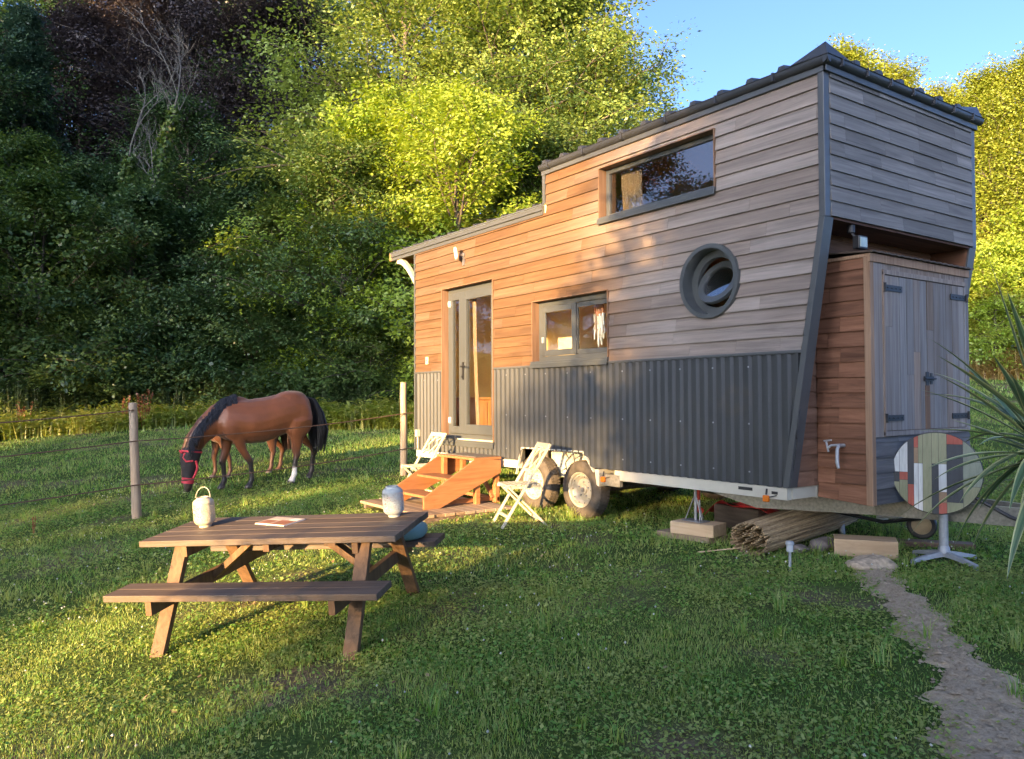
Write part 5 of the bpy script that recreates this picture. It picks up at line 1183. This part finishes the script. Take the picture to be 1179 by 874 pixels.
# ------------------------------------------------------------------ tall growth along the far edge of the paddock
def weeds(n, s0, s1, l0, l1, hmin, hmax, wid, leaf):
    s = s0+(s1-s0)*rng.random(n); l = l0+(l1-l0)*rng.random(n); s = s + .9*np.sin(l*.5) + .5*np.sin(l*1.3)
    x = CAM.x+s*VF[0]+l*VR[0]; y = CAM.y+s*VF[1]+l*VR[1]; z = gz(x, y)-.02; h = (hmin+(hmax-hmin)*rng.random(n))*(.7+.5*np.abs(np.sin(l*.9+np.sin(l*2.1))))
    az = rng.random(n)*2*np.pi; lean = .35*h*rng.random(n); fx, fy = np.cos(az), np.sin(az); ta = az+np.pi/2; sx, sy = np.cos(ta)*wid*.5, np.sin(ta)*wid*.5
    b0 = np.stack([x-sx, y-sy, z], -1); b1 = np.stack([x+sx, y+sy, z], -1); tip = np.stack([x+fx*lean, y+fy*lean, z+h], -1)
    v1 = np.stack([b0, b1, tip], 1).reshape(-1, 3); f1 = np.arange(n*3).reshape(n, 3)
    m_ = leaf*n; i = rng.integers(0, n, m_); t = .25+.75*rng.random(m_); c = np.stack([x[i]+fx[i]*lean[i]*t, y[i]+fy[i]*lean[i]*t, z[i]+h[i]*t], -1)+rng.normal(0, .05, (m_, 3)); a2 = rng.random(m_)*2*np.pi; L_ = .05+.06*rng.random(m_)
    u = np.stack([np.cos(a2), np.sin(a2), rng.normal(-.1, .35, m_)], -1)*L_[:, None]; w = np.stack([-np.sin(a2), np.cos(a2), rng.normal(0, .35, m_)], -1)*(L_*.42)[:, None]
    v2 = np.stack([c-u, c-w, c+u, c+w], 1).reshape(-1, 3); o_ = np.arange(m_)[:, None]*4+len(v1); f2 = np.concatenate([o_+[0,1,2], o_+[0,2,3]])
    return np.concatenate([v1, v2]), np.concatenate([f1, f2])
v, f = weeds(9000, 22.2, 25.5, -20, -1.0, .25, .70, .035, 5)
me = qmesh('tall_weeds', v, f, 3); me.materials.append(leafmat('weed_leaves', (.12,.17,.022), (.21,.27,.036), (.33,.34,.07), .42)); tag(obj('tall_weeds', me), 'tall grasses and nettles along the far edge of the paddock', 'weeds', None, 'stuff')
v, f = weeds(9000, 25.6, 29.5, -22, 1.5, .7, 1.6, .04, 7)
me = qmesh('undergrowth', v, f, 3); me.materials.append(leafmat('bramble_leaves', (.018,.04,.012), (.04,.075,.02), (.07,.11,.03), .3)); tag(obj('undergrowth', me), 'dark green brambles and nettles in front of the wood', 'undergrowth', None, 'stuff')
rust = leafmat('rusty_seed_heads', (.16,.055,.02), (.26,.10,.035), (.34,.16,.07), .3)
def dock(label, x, y, h, n):
    b = MB(); g = G(x, y); rg = random.Random(int(x*100))
    for k in range(n):
        a = rg.uniform(0, 6.3); q = .10*rg.random()*h*2; p0 = Vector((x+math.cos(a)*q*.3, y+math.sin(a)*q*.3, g-.02)); p1 = p0+Vector((math.cos(a)*q, math.sin(a)*q, h*rg.uniform(.7, 1.))); b.tube([p0, p1], [.006*h+.003, .002], 5)
        for j in range(26):
            t = rg.uniform(.4, 1.); c = p0.lerp(p1, t); d = Vector((rg.uniform(-1,1), rg.uniform(-1,1), rg.uniform(-.2,1.))).normalized()*(.05*h*rg.uniform(.5,1.2)+.008); e = d.cross(Vector((rg.uniform(-1,1), rg.uniform(-1,1), .3))).normalized()*(.022*h+.004); b.add([c-e, c+d*.6-e*.3, c+d, c+e], [(0,1,2,3)])
    o = b.build('dock_plant', rust, None, fix=False); return tag(o, label, 'weed plant')
dock('small rusty brown dock stalk standing alone on the lawn in the left foreground', -1.1, -4.84, .26, 3)
xx, yy = at(-10.6, 23.0); dock('rusty red dock stalks at the paddock edge just left of the nearer fence post', xx, yy, 1.3, 6)
xx, yy = at(-11.3, 23.2); dock('thinner rusty dock stalk at the paddock edge, second left of the nearer fence post', xx, yy, 1.15, 3)
xx, yy = at(-14.2, 23.2); dock('orange dock stalks in the sunlit weeds at the far left edge', xx, yy, 1.0, 6)

# ================================================================== TREES
bark = plain('brown_bark', (.10,.08,.06), .95, var=.5, scale=7, bump=.6); bark_pale = plain('pale_dead_wood', (.13,.12,.105), .9, var=.35, scale=6, bump=.4)
def tree_meshes(name, seed, H, base, Rm, nl, prof, leaf, lpt, droop=.15, trunk_r=.2, spray_r=.55, sub=7, sprays=3, el0=.1, el1=1.1, flat=.35, lean=0., top=.97):
    rg = np.random.default_rng(seed); wb = MB(); tp = []
    for k in range(9): t = k/8.; tp.append(Vector((lean*t*H+.12*math.sin(t*5+seed), .12*math.sin(t*4+seed*2), H*top*t-.3)))
    wb.tube(tp, [trunk_r*(1.25 if k == 0 else 1-.88*k/8) for k in range(9)], 9)
    def tr(z): q = min(7.999, max(0, (z+.3)/(H*top)*8)); i = int(q); return tp[i].lerp(tp[i+1], q-i)
    C_, D_ = [], []
    for i in range(nl):
        u = (i+.5*rg.random())/nl; z = base+(H*top-base)*u; az = i*2.39996+rg.normal(0, .45); L_ = Rm*prof(u)*rg.choice([rg.uniform(.55,.8), rg.uniform(.85,1.2)]); el = el0+(el1-el0)*u+rg.normal(0, .12)
        p = tr(z-L_*math.sin(el)*.25); d = Vector((math.cos(az)*math.cos(el), math.sin(az)*math.cos(el), math.sin(el))); pts = [p]
        nseg = 6
        for k in range(nseg): d = (d+Vector((rg.normal(0,.10), rg.normal(0,.10), -droop*(k/nseg)+rg.normal(0,.06)))).normalized(); pts.append(pts[-1]+d*L_/nseg)
        r0 = max(.015, trunk_r*.42*(1-u*.75)); wb.tube(pts, [r0*(1-.85*k/nseg) for k in range(nseg+1)], 6)
        for j in range(sub):
            t = .28+.72*(j+rg.random()*.8)/sub; q = min(nseg-.001, t*nseg); a_ = int(q); c = pts[a_].lerp(pts[a_+1], q-a_); dd = (pts[a_+1]-pts[a_]).normalized(); sd = dd.cross(Vector((0,0,1))).normalized()*(1 if j % 2 else -1)
            e = (dd*rg.uniform(.3,.8)+sd*rg.uniform(.5,1.)+Vector((0,0,rg.uniform(-.25,.45)))).normalized(); l2 = L_*(.48-.22*t)*rg.uniform(.7,1.3)+.2
            end = c+e*l2; 
            if r0 > .02: wb.tube([c, c+e*l2*.5+Vector((0,0,.04)), end-Vector((0,0,droop*l2*.3))], [r0*.32, r0*.2, .006], 4)
            for m_ in range(sprays):
                f_ = (m_+.6+rg.random()*.5)/sprays; C_.append(c+e*l2*f_+Vector(rg.normal(0, .10, 3)*spray_r)); D_.append(e)
        C_.append(pts[-1]); D_.append(d)
    C_ = np.array([tuple(c) for c in C_]); D_ = np.array([tuple(d) for d in D_]); n = len(C_); k = lpt
    up = np.stack([rg.normal(0,.45,n), rg.normal(0,.45,n), np.ones(n)], -1); up += D_*rg.uniform(-.1,.5,n)[:,None]; up /= np.linalg.norm(up, axis=1)[:,None]
    a = D_-up*np.sum(D_*up,1)[:,None]; a /= np.linalg.norm(a,axis=1)[:,None]+1e-9; b_ = np.cross(up, a)
    th = rg.random((n,k))*2*np.pi; rd_ = np.sqrt(rg.random((n,k)))*spray_r*rg.uniform(.6,1.25,(n,1)); off = a[:,None]*(np.cos(th)*rd_*1.25)[...,None]+b_[:,None]*(np.sin(th)*rd_*.9)[...,None]+up[:,None]*(rg.normal(0,flat,(n,k))*spray_r*.8 - .35*rd_**2/spray_r*droop*3)[...,None]
    P = (C_[:,None]+off).reshape(-1,3); N_ = n*k
    upv = np.repeat(up,k,0)+rg.normal(0,.30,(N_,3)); upv /= np.linalg.norm(upv,axis=1)[:,None]
    dr = np.repeat(a,k,0)*.6+off.reshape(-1,3)/spray_r*.6+rg.normal(0,.5,(N_,3)); dr -= upv*np.sum(dr*upv,1)[:,None]; dr /= np.linalg.norm(dr,axis=1)[:,None]+1e-9; sd = np.cross(upv, dr)
    ll = leaf*rg.uniform(.6,1.3,N_)[:,None]; v = np.stack([P, P+dr*ll*.5-sd*ll*.30-upv*ll*.06, P+dr*ll-upv*ll*.12, P+dr*ll*.5+sd*ll*.30-upv*ll*.06],1).reshape(-1,3)
    lm = qmesh(name+'_crown', v, np.arange(N_*4).reshape(-1,4), 4)
    me = bpy.data.meshes.new(name+'_wood'); me.from_pydata(wb.v, [], wb.f); me.polygons.foreach_set('use_smooth', [True]*len(me.polygons)); me.materials.append(bark)
    lm.materials.append(bark)
    return me, lm, H
rnd_ = lambda u: (math.sin(min(1, max(0.02, u*.93+.10))*math.pi))**.55
dome = lambda u: (1-u**2.2)**.6*.96+.05
cone = lambda u: (1-u)*.95+.06
colm = lambda u: (1-u**4)**.7*.9+.1
T = {}
T['beech'] = tree_meshes('beech', 1, 16, 1.6, 6.2, 46, dome, .145, 74, .22, .30, .78, 8, 3, -.05, 1.1)
T['ash'] = tree_meshes('ash', 2, 15, 2.0, 5.2, 42, rnd_, .14, 72, .12, .26, .72, 8, 3, .15, 1.2)
T['hazel'] = tree_meshes('hazel', 3, 8, .3, 3.8, 40, dome, .15, 34, .15, .12, .50, 7, 3, .2, 1.2)
T['maple'] = tree_meshes('maple', 4, 11, .8, 4.4, 46, rnd_, .14, 60, .10, .20, .54, 8, 3, .1, 1.2)
T['spruce'] = tree_meshes('spruce', 5, 17, .8, 3.6, 74, cone, .13, 34, .25, .22, .42, 7, 3, -.25, .5, .22)
T['poplar'] = tree_meshes('poplar', 6, 14, .6, 3.4, 72, colm, .125, 50, -.15, .2, .52, 6, 3, .7, 1.3, .5)
T['shrub'] = tree_meshes('shrub', 8, 3.4, .1, 2.3, 34, dome, .11, 34, .12, .05, .36, 6, 3, .25, 1.2)
T['high'] = tree_meshes('high', 9, 25, 7.0, 5.6, 60, rnd_, .26, 34, .12, .32, .85, 8, 3, .0, 1.1)
T['sparse'] = tree_meshes('sparse', 12, 6.4, 1.3, 2.0, 22, rnd_, .12, 24, .10, .07, .30, 5, 3, .2, 1.2)
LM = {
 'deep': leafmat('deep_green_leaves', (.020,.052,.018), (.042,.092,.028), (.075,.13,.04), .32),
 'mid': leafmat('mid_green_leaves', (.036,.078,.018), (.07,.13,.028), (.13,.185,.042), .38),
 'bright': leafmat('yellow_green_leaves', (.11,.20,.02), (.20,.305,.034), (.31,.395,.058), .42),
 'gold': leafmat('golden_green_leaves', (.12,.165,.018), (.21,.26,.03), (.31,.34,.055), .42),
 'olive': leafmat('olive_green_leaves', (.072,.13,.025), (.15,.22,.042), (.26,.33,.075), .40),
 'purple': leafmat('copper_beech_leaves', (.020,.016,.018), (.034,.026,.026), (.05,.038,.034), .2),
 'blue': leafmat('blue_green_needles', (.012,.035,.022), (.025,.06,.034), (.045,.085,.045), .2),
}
TREES = []
def tree(kind, mat, px, s, scale, rz, label, group, zs=1., dz=0., name=None, xy=None):
    wm, lm, H = T[kind]; l = (px-589.5)/920.*s; x, y = xy if xy else at(l, s)
    t = thing(name or {'hazel': 'bushy_tree', 'shrub': 'shrub', 'spruce': 'conifer_tree', 'poplar': 'tall_tree'}.get(kind, 'broadleaf_tree'), label, {'shrub': 'shrub', 'hazel': 'bush'}.get(kind, 'tree'), (x, y, G(x, y)-.15+dz), rz, group); t.scale = (scale, scale, scale*zs)
    w = obj('trunk', wm, t); c = obj('crown', lm, t); c.material_slots[0].link = 'OBJECT'; c.material_slots[0].material = LM[mat]
    return t
GW = 'trees of the dark wood'; GC = 'sunlit trees behind the house'; GR = 'sunlit trees on the right'
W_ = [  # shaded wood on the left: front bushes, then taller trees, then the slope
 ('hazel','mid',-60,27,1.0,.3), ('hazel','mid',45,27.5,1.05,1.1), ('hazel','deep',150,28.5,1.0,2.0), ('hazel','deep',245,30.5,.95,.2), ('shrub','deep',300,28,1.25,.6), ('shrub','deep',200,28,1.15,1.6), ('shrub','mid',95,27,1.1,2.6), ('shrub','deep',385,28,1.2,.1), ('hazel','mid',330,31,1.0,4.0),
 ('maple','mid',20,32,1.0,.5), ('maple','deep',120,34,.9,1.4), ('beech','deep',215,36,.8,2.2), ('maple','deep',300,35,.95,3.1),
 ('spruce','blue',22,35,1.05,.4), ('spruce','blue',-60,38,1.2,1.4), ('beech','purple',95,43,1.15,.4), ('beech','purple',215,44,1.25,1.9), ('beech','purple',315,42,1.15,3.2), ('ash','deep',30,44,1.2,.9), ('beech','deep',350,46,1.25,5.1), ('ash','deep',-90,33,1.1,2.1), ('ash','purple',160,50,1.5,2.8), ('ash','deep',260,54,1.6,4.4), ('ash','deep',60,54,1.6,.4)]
import itertools
words = ['green bushy hazel at the far left edge of the wood', 'green bushy hazel with pale top above the weeds at the left', 'dark bush below the dead tree', 'dark low bush right of the dead tree', 'low shrub above the horse', 'low dark shrub left of the horse', 'low shrub beside the nearer fence post', 'low shrub below the sunlit foliage, nearest the house', 'green bush above the horse, between dead tree and house',
 'green tree rising behind the bushes at the left edge', 'dark green tree just left of the dead tree', 'dark layered tree behind and right of the dead tree', 'dark green tree left of the sunlit crowns', 'blue green conifer at the top left corner', 'blue green conifer outside the left edge', 'dark copper beech left of the dead tree', 'dark copper beech right of the dead tree', 'dark copper beech beside the sunlit crowns', 'tall dark tree behind the conifer', 'tall dark tree behind the sunlit crowns', 'tall green tree at the extreme left edge', 'very tall dark tree high behind the dead tree', 'very tall dark tree on the slope above the wood', 'very tall dark tree on the slope at the upper left']
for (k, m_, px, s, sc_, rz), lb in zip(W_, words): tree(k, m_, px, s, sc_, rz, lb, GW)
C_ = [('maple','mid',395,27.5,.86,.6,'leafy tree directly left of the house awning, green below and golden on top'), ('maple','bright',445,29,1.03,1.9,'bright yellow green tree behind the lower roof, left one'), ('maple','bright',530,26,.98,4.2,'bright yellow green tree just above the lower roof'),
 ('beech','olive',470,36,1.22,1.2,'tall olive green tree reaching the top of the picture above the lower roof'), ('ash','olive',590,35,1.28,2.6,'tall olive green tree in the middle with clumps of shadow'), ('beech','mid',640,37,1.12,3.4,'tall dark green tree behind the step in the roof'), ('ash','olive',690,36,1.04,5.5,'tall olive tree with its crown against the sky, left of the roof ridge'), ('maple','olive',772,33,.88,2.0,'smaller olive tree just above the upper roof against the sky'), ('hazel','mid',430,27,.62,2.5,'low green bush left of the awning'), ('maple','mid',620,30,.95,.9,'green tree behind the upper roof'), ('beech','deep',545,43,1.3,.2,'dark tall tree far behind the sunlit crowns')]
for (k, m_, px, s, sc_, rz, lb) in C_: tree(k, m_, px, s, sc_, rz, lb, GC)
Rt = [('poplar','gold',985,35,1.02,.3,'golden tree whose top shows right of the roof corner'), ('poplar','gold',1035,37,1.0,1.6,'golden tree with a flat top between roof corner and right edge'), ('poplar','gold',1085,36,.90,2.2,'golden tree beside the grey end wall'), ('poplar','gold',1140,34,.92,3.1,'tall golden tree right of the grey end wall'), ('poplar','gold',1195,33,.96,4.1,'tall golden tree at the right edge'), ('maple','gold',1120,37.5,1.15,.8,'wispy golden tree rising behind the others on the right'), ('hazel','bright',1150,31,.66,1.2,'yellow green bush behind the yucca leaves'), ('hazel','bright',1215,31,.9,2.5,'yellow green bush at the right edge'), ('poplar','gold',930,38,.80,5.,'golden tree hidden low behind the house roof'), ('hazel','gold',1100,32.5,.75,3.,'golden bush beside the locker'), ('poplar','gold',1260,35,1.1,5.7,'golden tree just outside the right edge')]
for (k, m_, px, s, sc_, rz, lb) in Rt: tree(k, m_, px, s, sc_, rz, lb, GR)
rx, ry = at((1165-589.5)/920*31.5, 31.0); v, f = weeds(1600, 29.8, 30.8, 15.5, 24, .4, 1.1, .04, 5); me = qmesh('dry_weeds', v, f, 3); me.materials.append(leafmat('dry_reddish_weeds', (.20,.11,.03), (.30,.19,.05), (.34,.26,.08), .35)); tag(obj('dry_weeds', me), 'dry reddish weeds at the foot of the golden trees on the right', 'weeds', None, 'stuff')

# dead tree with ivy on its lower stem
dx, dy = at((128-589.5)/920*30.5, 30.5); dt = thing('dead_tree', 'bare pale dead tree with ivy on its lower stem in the dark wood', 'tree', (dx, dy, G(dx, dy)+1.6))
rg = random.Random(31); b = MB(); ivy = []
def limb(p, d, L_, r, depth):
    pts = [p]; n = 6
    for k in range(n): d = (d+Vector((rg.gauss(0,.16), rg.gauss(0,.16), rg.gauss(.03,.10)))).normalized(); d = (d+Vector((-pts[-1].x*.02-.0, -pts[-1].y*.02, .05))).normalized(); pts.append(pts[-1]+d*L_/n)
    b.tube(pts, [r*(1-.75*k/n) for k in range(n+1)], 6 if depth < 2 else 4)
    if depth < 3 and L_ > .35:
        for k in range(2, n+1):
            for q in range(1 if k < n else 2):
                if depth == 0 and k < 4: continue
                az = rg.uniform(0, 6.28); e = (d*.85+Vector((math.cos(az), math.sin(az), rg.uniform(-.1,.7)))*.62).normalized(); limb(pts[k], e, L_*rg.uniform(.30,.44)*(1.25 if depth else .62), r*(1-.75*k/n)*.62+.004, depth+1)
    return pts
m1 = limb(Vector((0,0,-2)), Vector((-.02,0,1)), 12.5, .13, 0); m2 = limb(Vector((.7,.3,1)), Vector((-.02,.0,1)), 9.0, .09, 0)
b.build('trunk', bark_pale, dt, smooth=60)
b = MB()
for pts, z0, z1 in ((m1, 4.0, 9.5), (m2, 4, 8.0)):
    for k in range(900):
        z = rg.uniform(z0, z1); i = max(0, min(5, next((j for j in range(6) if pts[j].z <= z <= pts[j+1].z), 5))); t = max(0, min(1, (z-pts[i].z)/(pts[i+1].z-pts[i].z+1e-6))); c = pts[i].lerp(pts[i+1], t); a = rg.uniform(0, 6.28); q = rg.uniform(.08, .42)*(1.15-.5*(z-z0)/(z1-z0)); c = c+Vector((math.cos(a)*q, math.sin(a)*q, rg.uniform(-.1,.1)))
        u = Vector((rg.gauss(0,1), rg.gauss(0,1), rg.gauss(-.3,.6))).normalized()*.09; w = u.cross(Vector((math.cos(a), math.sin(a), .4))).normalized()*.07; b.add([c-u, c-w, c+u, c+w], [(0,1,2,3)])
b.build('ivy', LM['mid'], dt, fix=False)

# woods standing behind the viewpoint: they throw the long evening shadows over the lawn and the house
CAST = [] # (a across the light, t along it, kind, scale, zscale)
def caster(a, t, kind, mat, scale, zs=1., dz=0., label='tree standing behind the viewpoint on the sunset side'):
    x, y = sunpos(a, t); tr_ = tree(kind, mat, 0, 0, scale, (a*7+t) % 6.28, label, 'trees behind the viewpoint', zs, dz, 'broadleaf_tree', (x, y)); return tr_
for c in CASTERS: caster(*c)
for (x, y, k, m_, sc_, lb) in ((-26,-15,'maple','mid',1.2,'broad tree beyond the left side of the paddock'), (-21,-21,'ash','olive',1.0,'rounded tree beyond the left side of the paddock'), (-30,-8,'maple','deep',1.3,'dark tree beyond the left side of the paddock'), (-15,-26,'maple','olive',1.15,'olive tree beyond the left side of the paddock'), (-24,-27,'ash','mid',1.2,'taller tree beyond the left side of the paddock')): tree(k, m_, 0, 0, sc_, x*.7, lb, 'trees beyond the left side of the paddock', 1., 0, None, (x, y))

# ================================================================== YUCCA in the right foreground
yx, yy_ = at((1207-589.5)/920*5.0, 5.0); yg = G(yx, yy_); yc = Vector((yx, yy_, 1.02))
yk = thing('yucca_plant', 'yucca with long pale edged sword leaves cut off by the right edge', 'plant', (yx, yy_, yg))
b = MB(); b.tube([(0,0,-.05), (.01,.01,.4), (0,0,1.02-yg)], [.07,.055,.06], 12); b.build('trunk', bark, yk, smooth=60)
m, nt, N, L, B = newmat('yucca_leaf_green'); at1 = N.new('ShaderNodeAttribute'); at1.attribute_name = 'rnd'; sp_ = N.new('ShaderNodeSeparateXYZ'); L.new(at1.outputs['Vector'], sp_.inputs[0])
ra = ramp(N, [(.0, (.055,.105,.045)), (.35, (.085,.15,.075)), (.7, (.30,.33,.13)), (1., (.42,.42,.20))]); L.new(sp_.outputs[0], ra.inputs['Fac']); L.new(ra.outputs['Color'], B.inputs['Base Color']); B.inputs['Roughness'].default_value = .4
ym = m; b = MB(); rg = random.Random(5)
rv = Vector((VR[0], VR[1], 0)); fv = Vector((VF[0], VF[1], 0)); up = Vector((0,0,1)); O = Vector((0,0,1.02-yg))
def sword(d, L_, wd, bend, twist=0.):
    wd *= 1.3; L_ *= 1.12; d = d.normalized(); n = 10; p = O+d*.03+Vector((rg.uniform(-.03,.03), rg.uniform(-.03,.03), rg.uniform(-.08,.10))); rows = []
    nr = d.cross(up); nr = nr.normalized() if nr.length > .05 else rv.copy()
    for k in range(n+1):
        t = k/n; w = wd*(.55+.9*t if t < .45 else .955)*(1 if t < .45 else max(0, 1-((t-.45)/.55)**1.6)); u = nr.cross(d).normalized()
        rows.append([p-nr*w+u*w*.35, p-nr*w*.72+u*w*.22, p-nr*w*.2, p+nr*w*.2, p+nr*w*.72+u*w*.22, p+nr*w+u*w*.35]); d = (d+Vector((0,0,-bend*(.3+t)/n))).normalized(); p = p+d*L_/n
    v = [q for r in rows for q in r]; yel = rg.uniform(.0,.3)
    for j, sh in enumerate((1., .25, .0, .25, 1.)):
        b.add([v[k*6+j+e] for k in range(n+1) for e in (0,1)], [(2*k, 2*k+1, 2*k+3, 2*k+2) for k in range(n)], 0, (min(1, sh*.75+yel), 0, 0))
def D3(r, f_, u): return rv*r+fv*f_+up*u
for (r, f_, u, L_, bd) in ((-.66,-.15,.50,.86,.25), (-.55,-.3,.72,.80,.2), (-.42,-.2,.98,.88,.12), (-.22,.1,1.0,1.12,.1), (-.95,-.25,.12,.78,.6), (-.6,-.5,-.1,.72,1.2), (-.45,-.4,-.5,.75,1.4), (-.3,-.5,-.6,.7,1.4), (-.8,.2,.25,.66,.5), (-.85,-.1,-.2,.62,1.1), (-.5,.35,.45,.75,.5), (-.65,-.45,.3,.74,.8), (-.9,.1,.0,.6,.8), (-.35,-.6,-.9,.62,.8), (-.5,-.2,-.8,.6,.9), (-.15,-.5,-.9,.62,.6)): sword(D3(r, f_, u), L_, .026, bd)
for k in range(46):
    a = rg.uniform(0, 6.28); u = rg.uniform(-.9, 1.3); sword(D3(math.cos(a)*.9+.15, math.sin(a)*.9, u), rg.uniform(.55,.9), .025, rg.uniform(.2,1.)+max(0, -u))
o = b.build('leaves', ym, yk, fix=False, smooth=60)

# ================================================================== LIGHT, SKY, CAMERA
w = bpy.data.worlds.new('World'); sc.world = w; w.use_nodes = True; nt = w.node_tree; bg = nt.nodes['Background']; sk = nt.nodes.new('ShaderNodeTexSky'); sk.sky_type = 'NISHITA'; sk.sun_disc = False
sk.sun_elevation = SUN_EL; sk.sun_rotation = math.atan2(-SD[0], -SD[1]); sk.altitude = 100; sk.air_density = SKY_AIR; sk.dust_density = SKY_DUST; sk.ozone_density = SKY_OZONE
nt.links.new(sk.outputs[0], bg.inputs[0]); bg.inputs[1].default_value = SKY
su = bpy.data.lights.new('sun', 'SUN'); su.energy = SUN; su.angle = rad(.53); su.color = SUNC; so_ = bpy.data.objects.new('sun', su); COL.objects.link(so_)
so_.rotation_euler = Vector((SD[0]*math.cos(SUN_EL), SD[1]*math.cos(SUN_EL), -math.sin(SUN_EL))).to_track_quat('-Z', 'Y').to_euler(); so_.location = (20, -40, 20)
cd = bpy.data.cameras.new('camera'); cam = bpy.data.objects.new('camera', cd); COL.objects.link(cam); sc.camera = cam
yaw, pitch, roll = 2.5207865, .0221002, -.0049378
f_ = Vector((math.cos(yaw)*math.cos(pitch), math.sin(yaw)*math.cos(pitch), math.sin(pitch))); r_ = Vector((math.sin(yaw), -math.cos(yaw), 0)); u_ = r_.cross(f_)
r2 = r_*math.cos(roll)+u_*math.sin(roll); u2 = -r_*math.sin(roll)+u_*math.cos(roll)
cam.matrix_world = Matrix(((r2.x, u2.x, -f_.x, CAM.x), (r2.y, u2.y, -f_.y, CAM.y), (r2.z, u2.z, -f_.z, CAM.z), (0,0,0,1)))
cd.sensor_width = 36; cd.lens = 920.05/1179*36; cd.clip_start = .05; cd.clip_end = 1500
sc.view_settings.view_transform = 'Standard'; sc.view_settings.look = 'None'; sc.view_settings.gamma = 1; sc.view_settings.exposure = EXPO; sc.view_settings.use_curve_mapping = False
sc.render.engine = 'CYCLES'; sc.cycles.use_denoising = True; sc.cycles.max_bounces = 8; sc.cycles.transparent_max_bounces = 16; sc.cycles.diffuse_bounces = 4
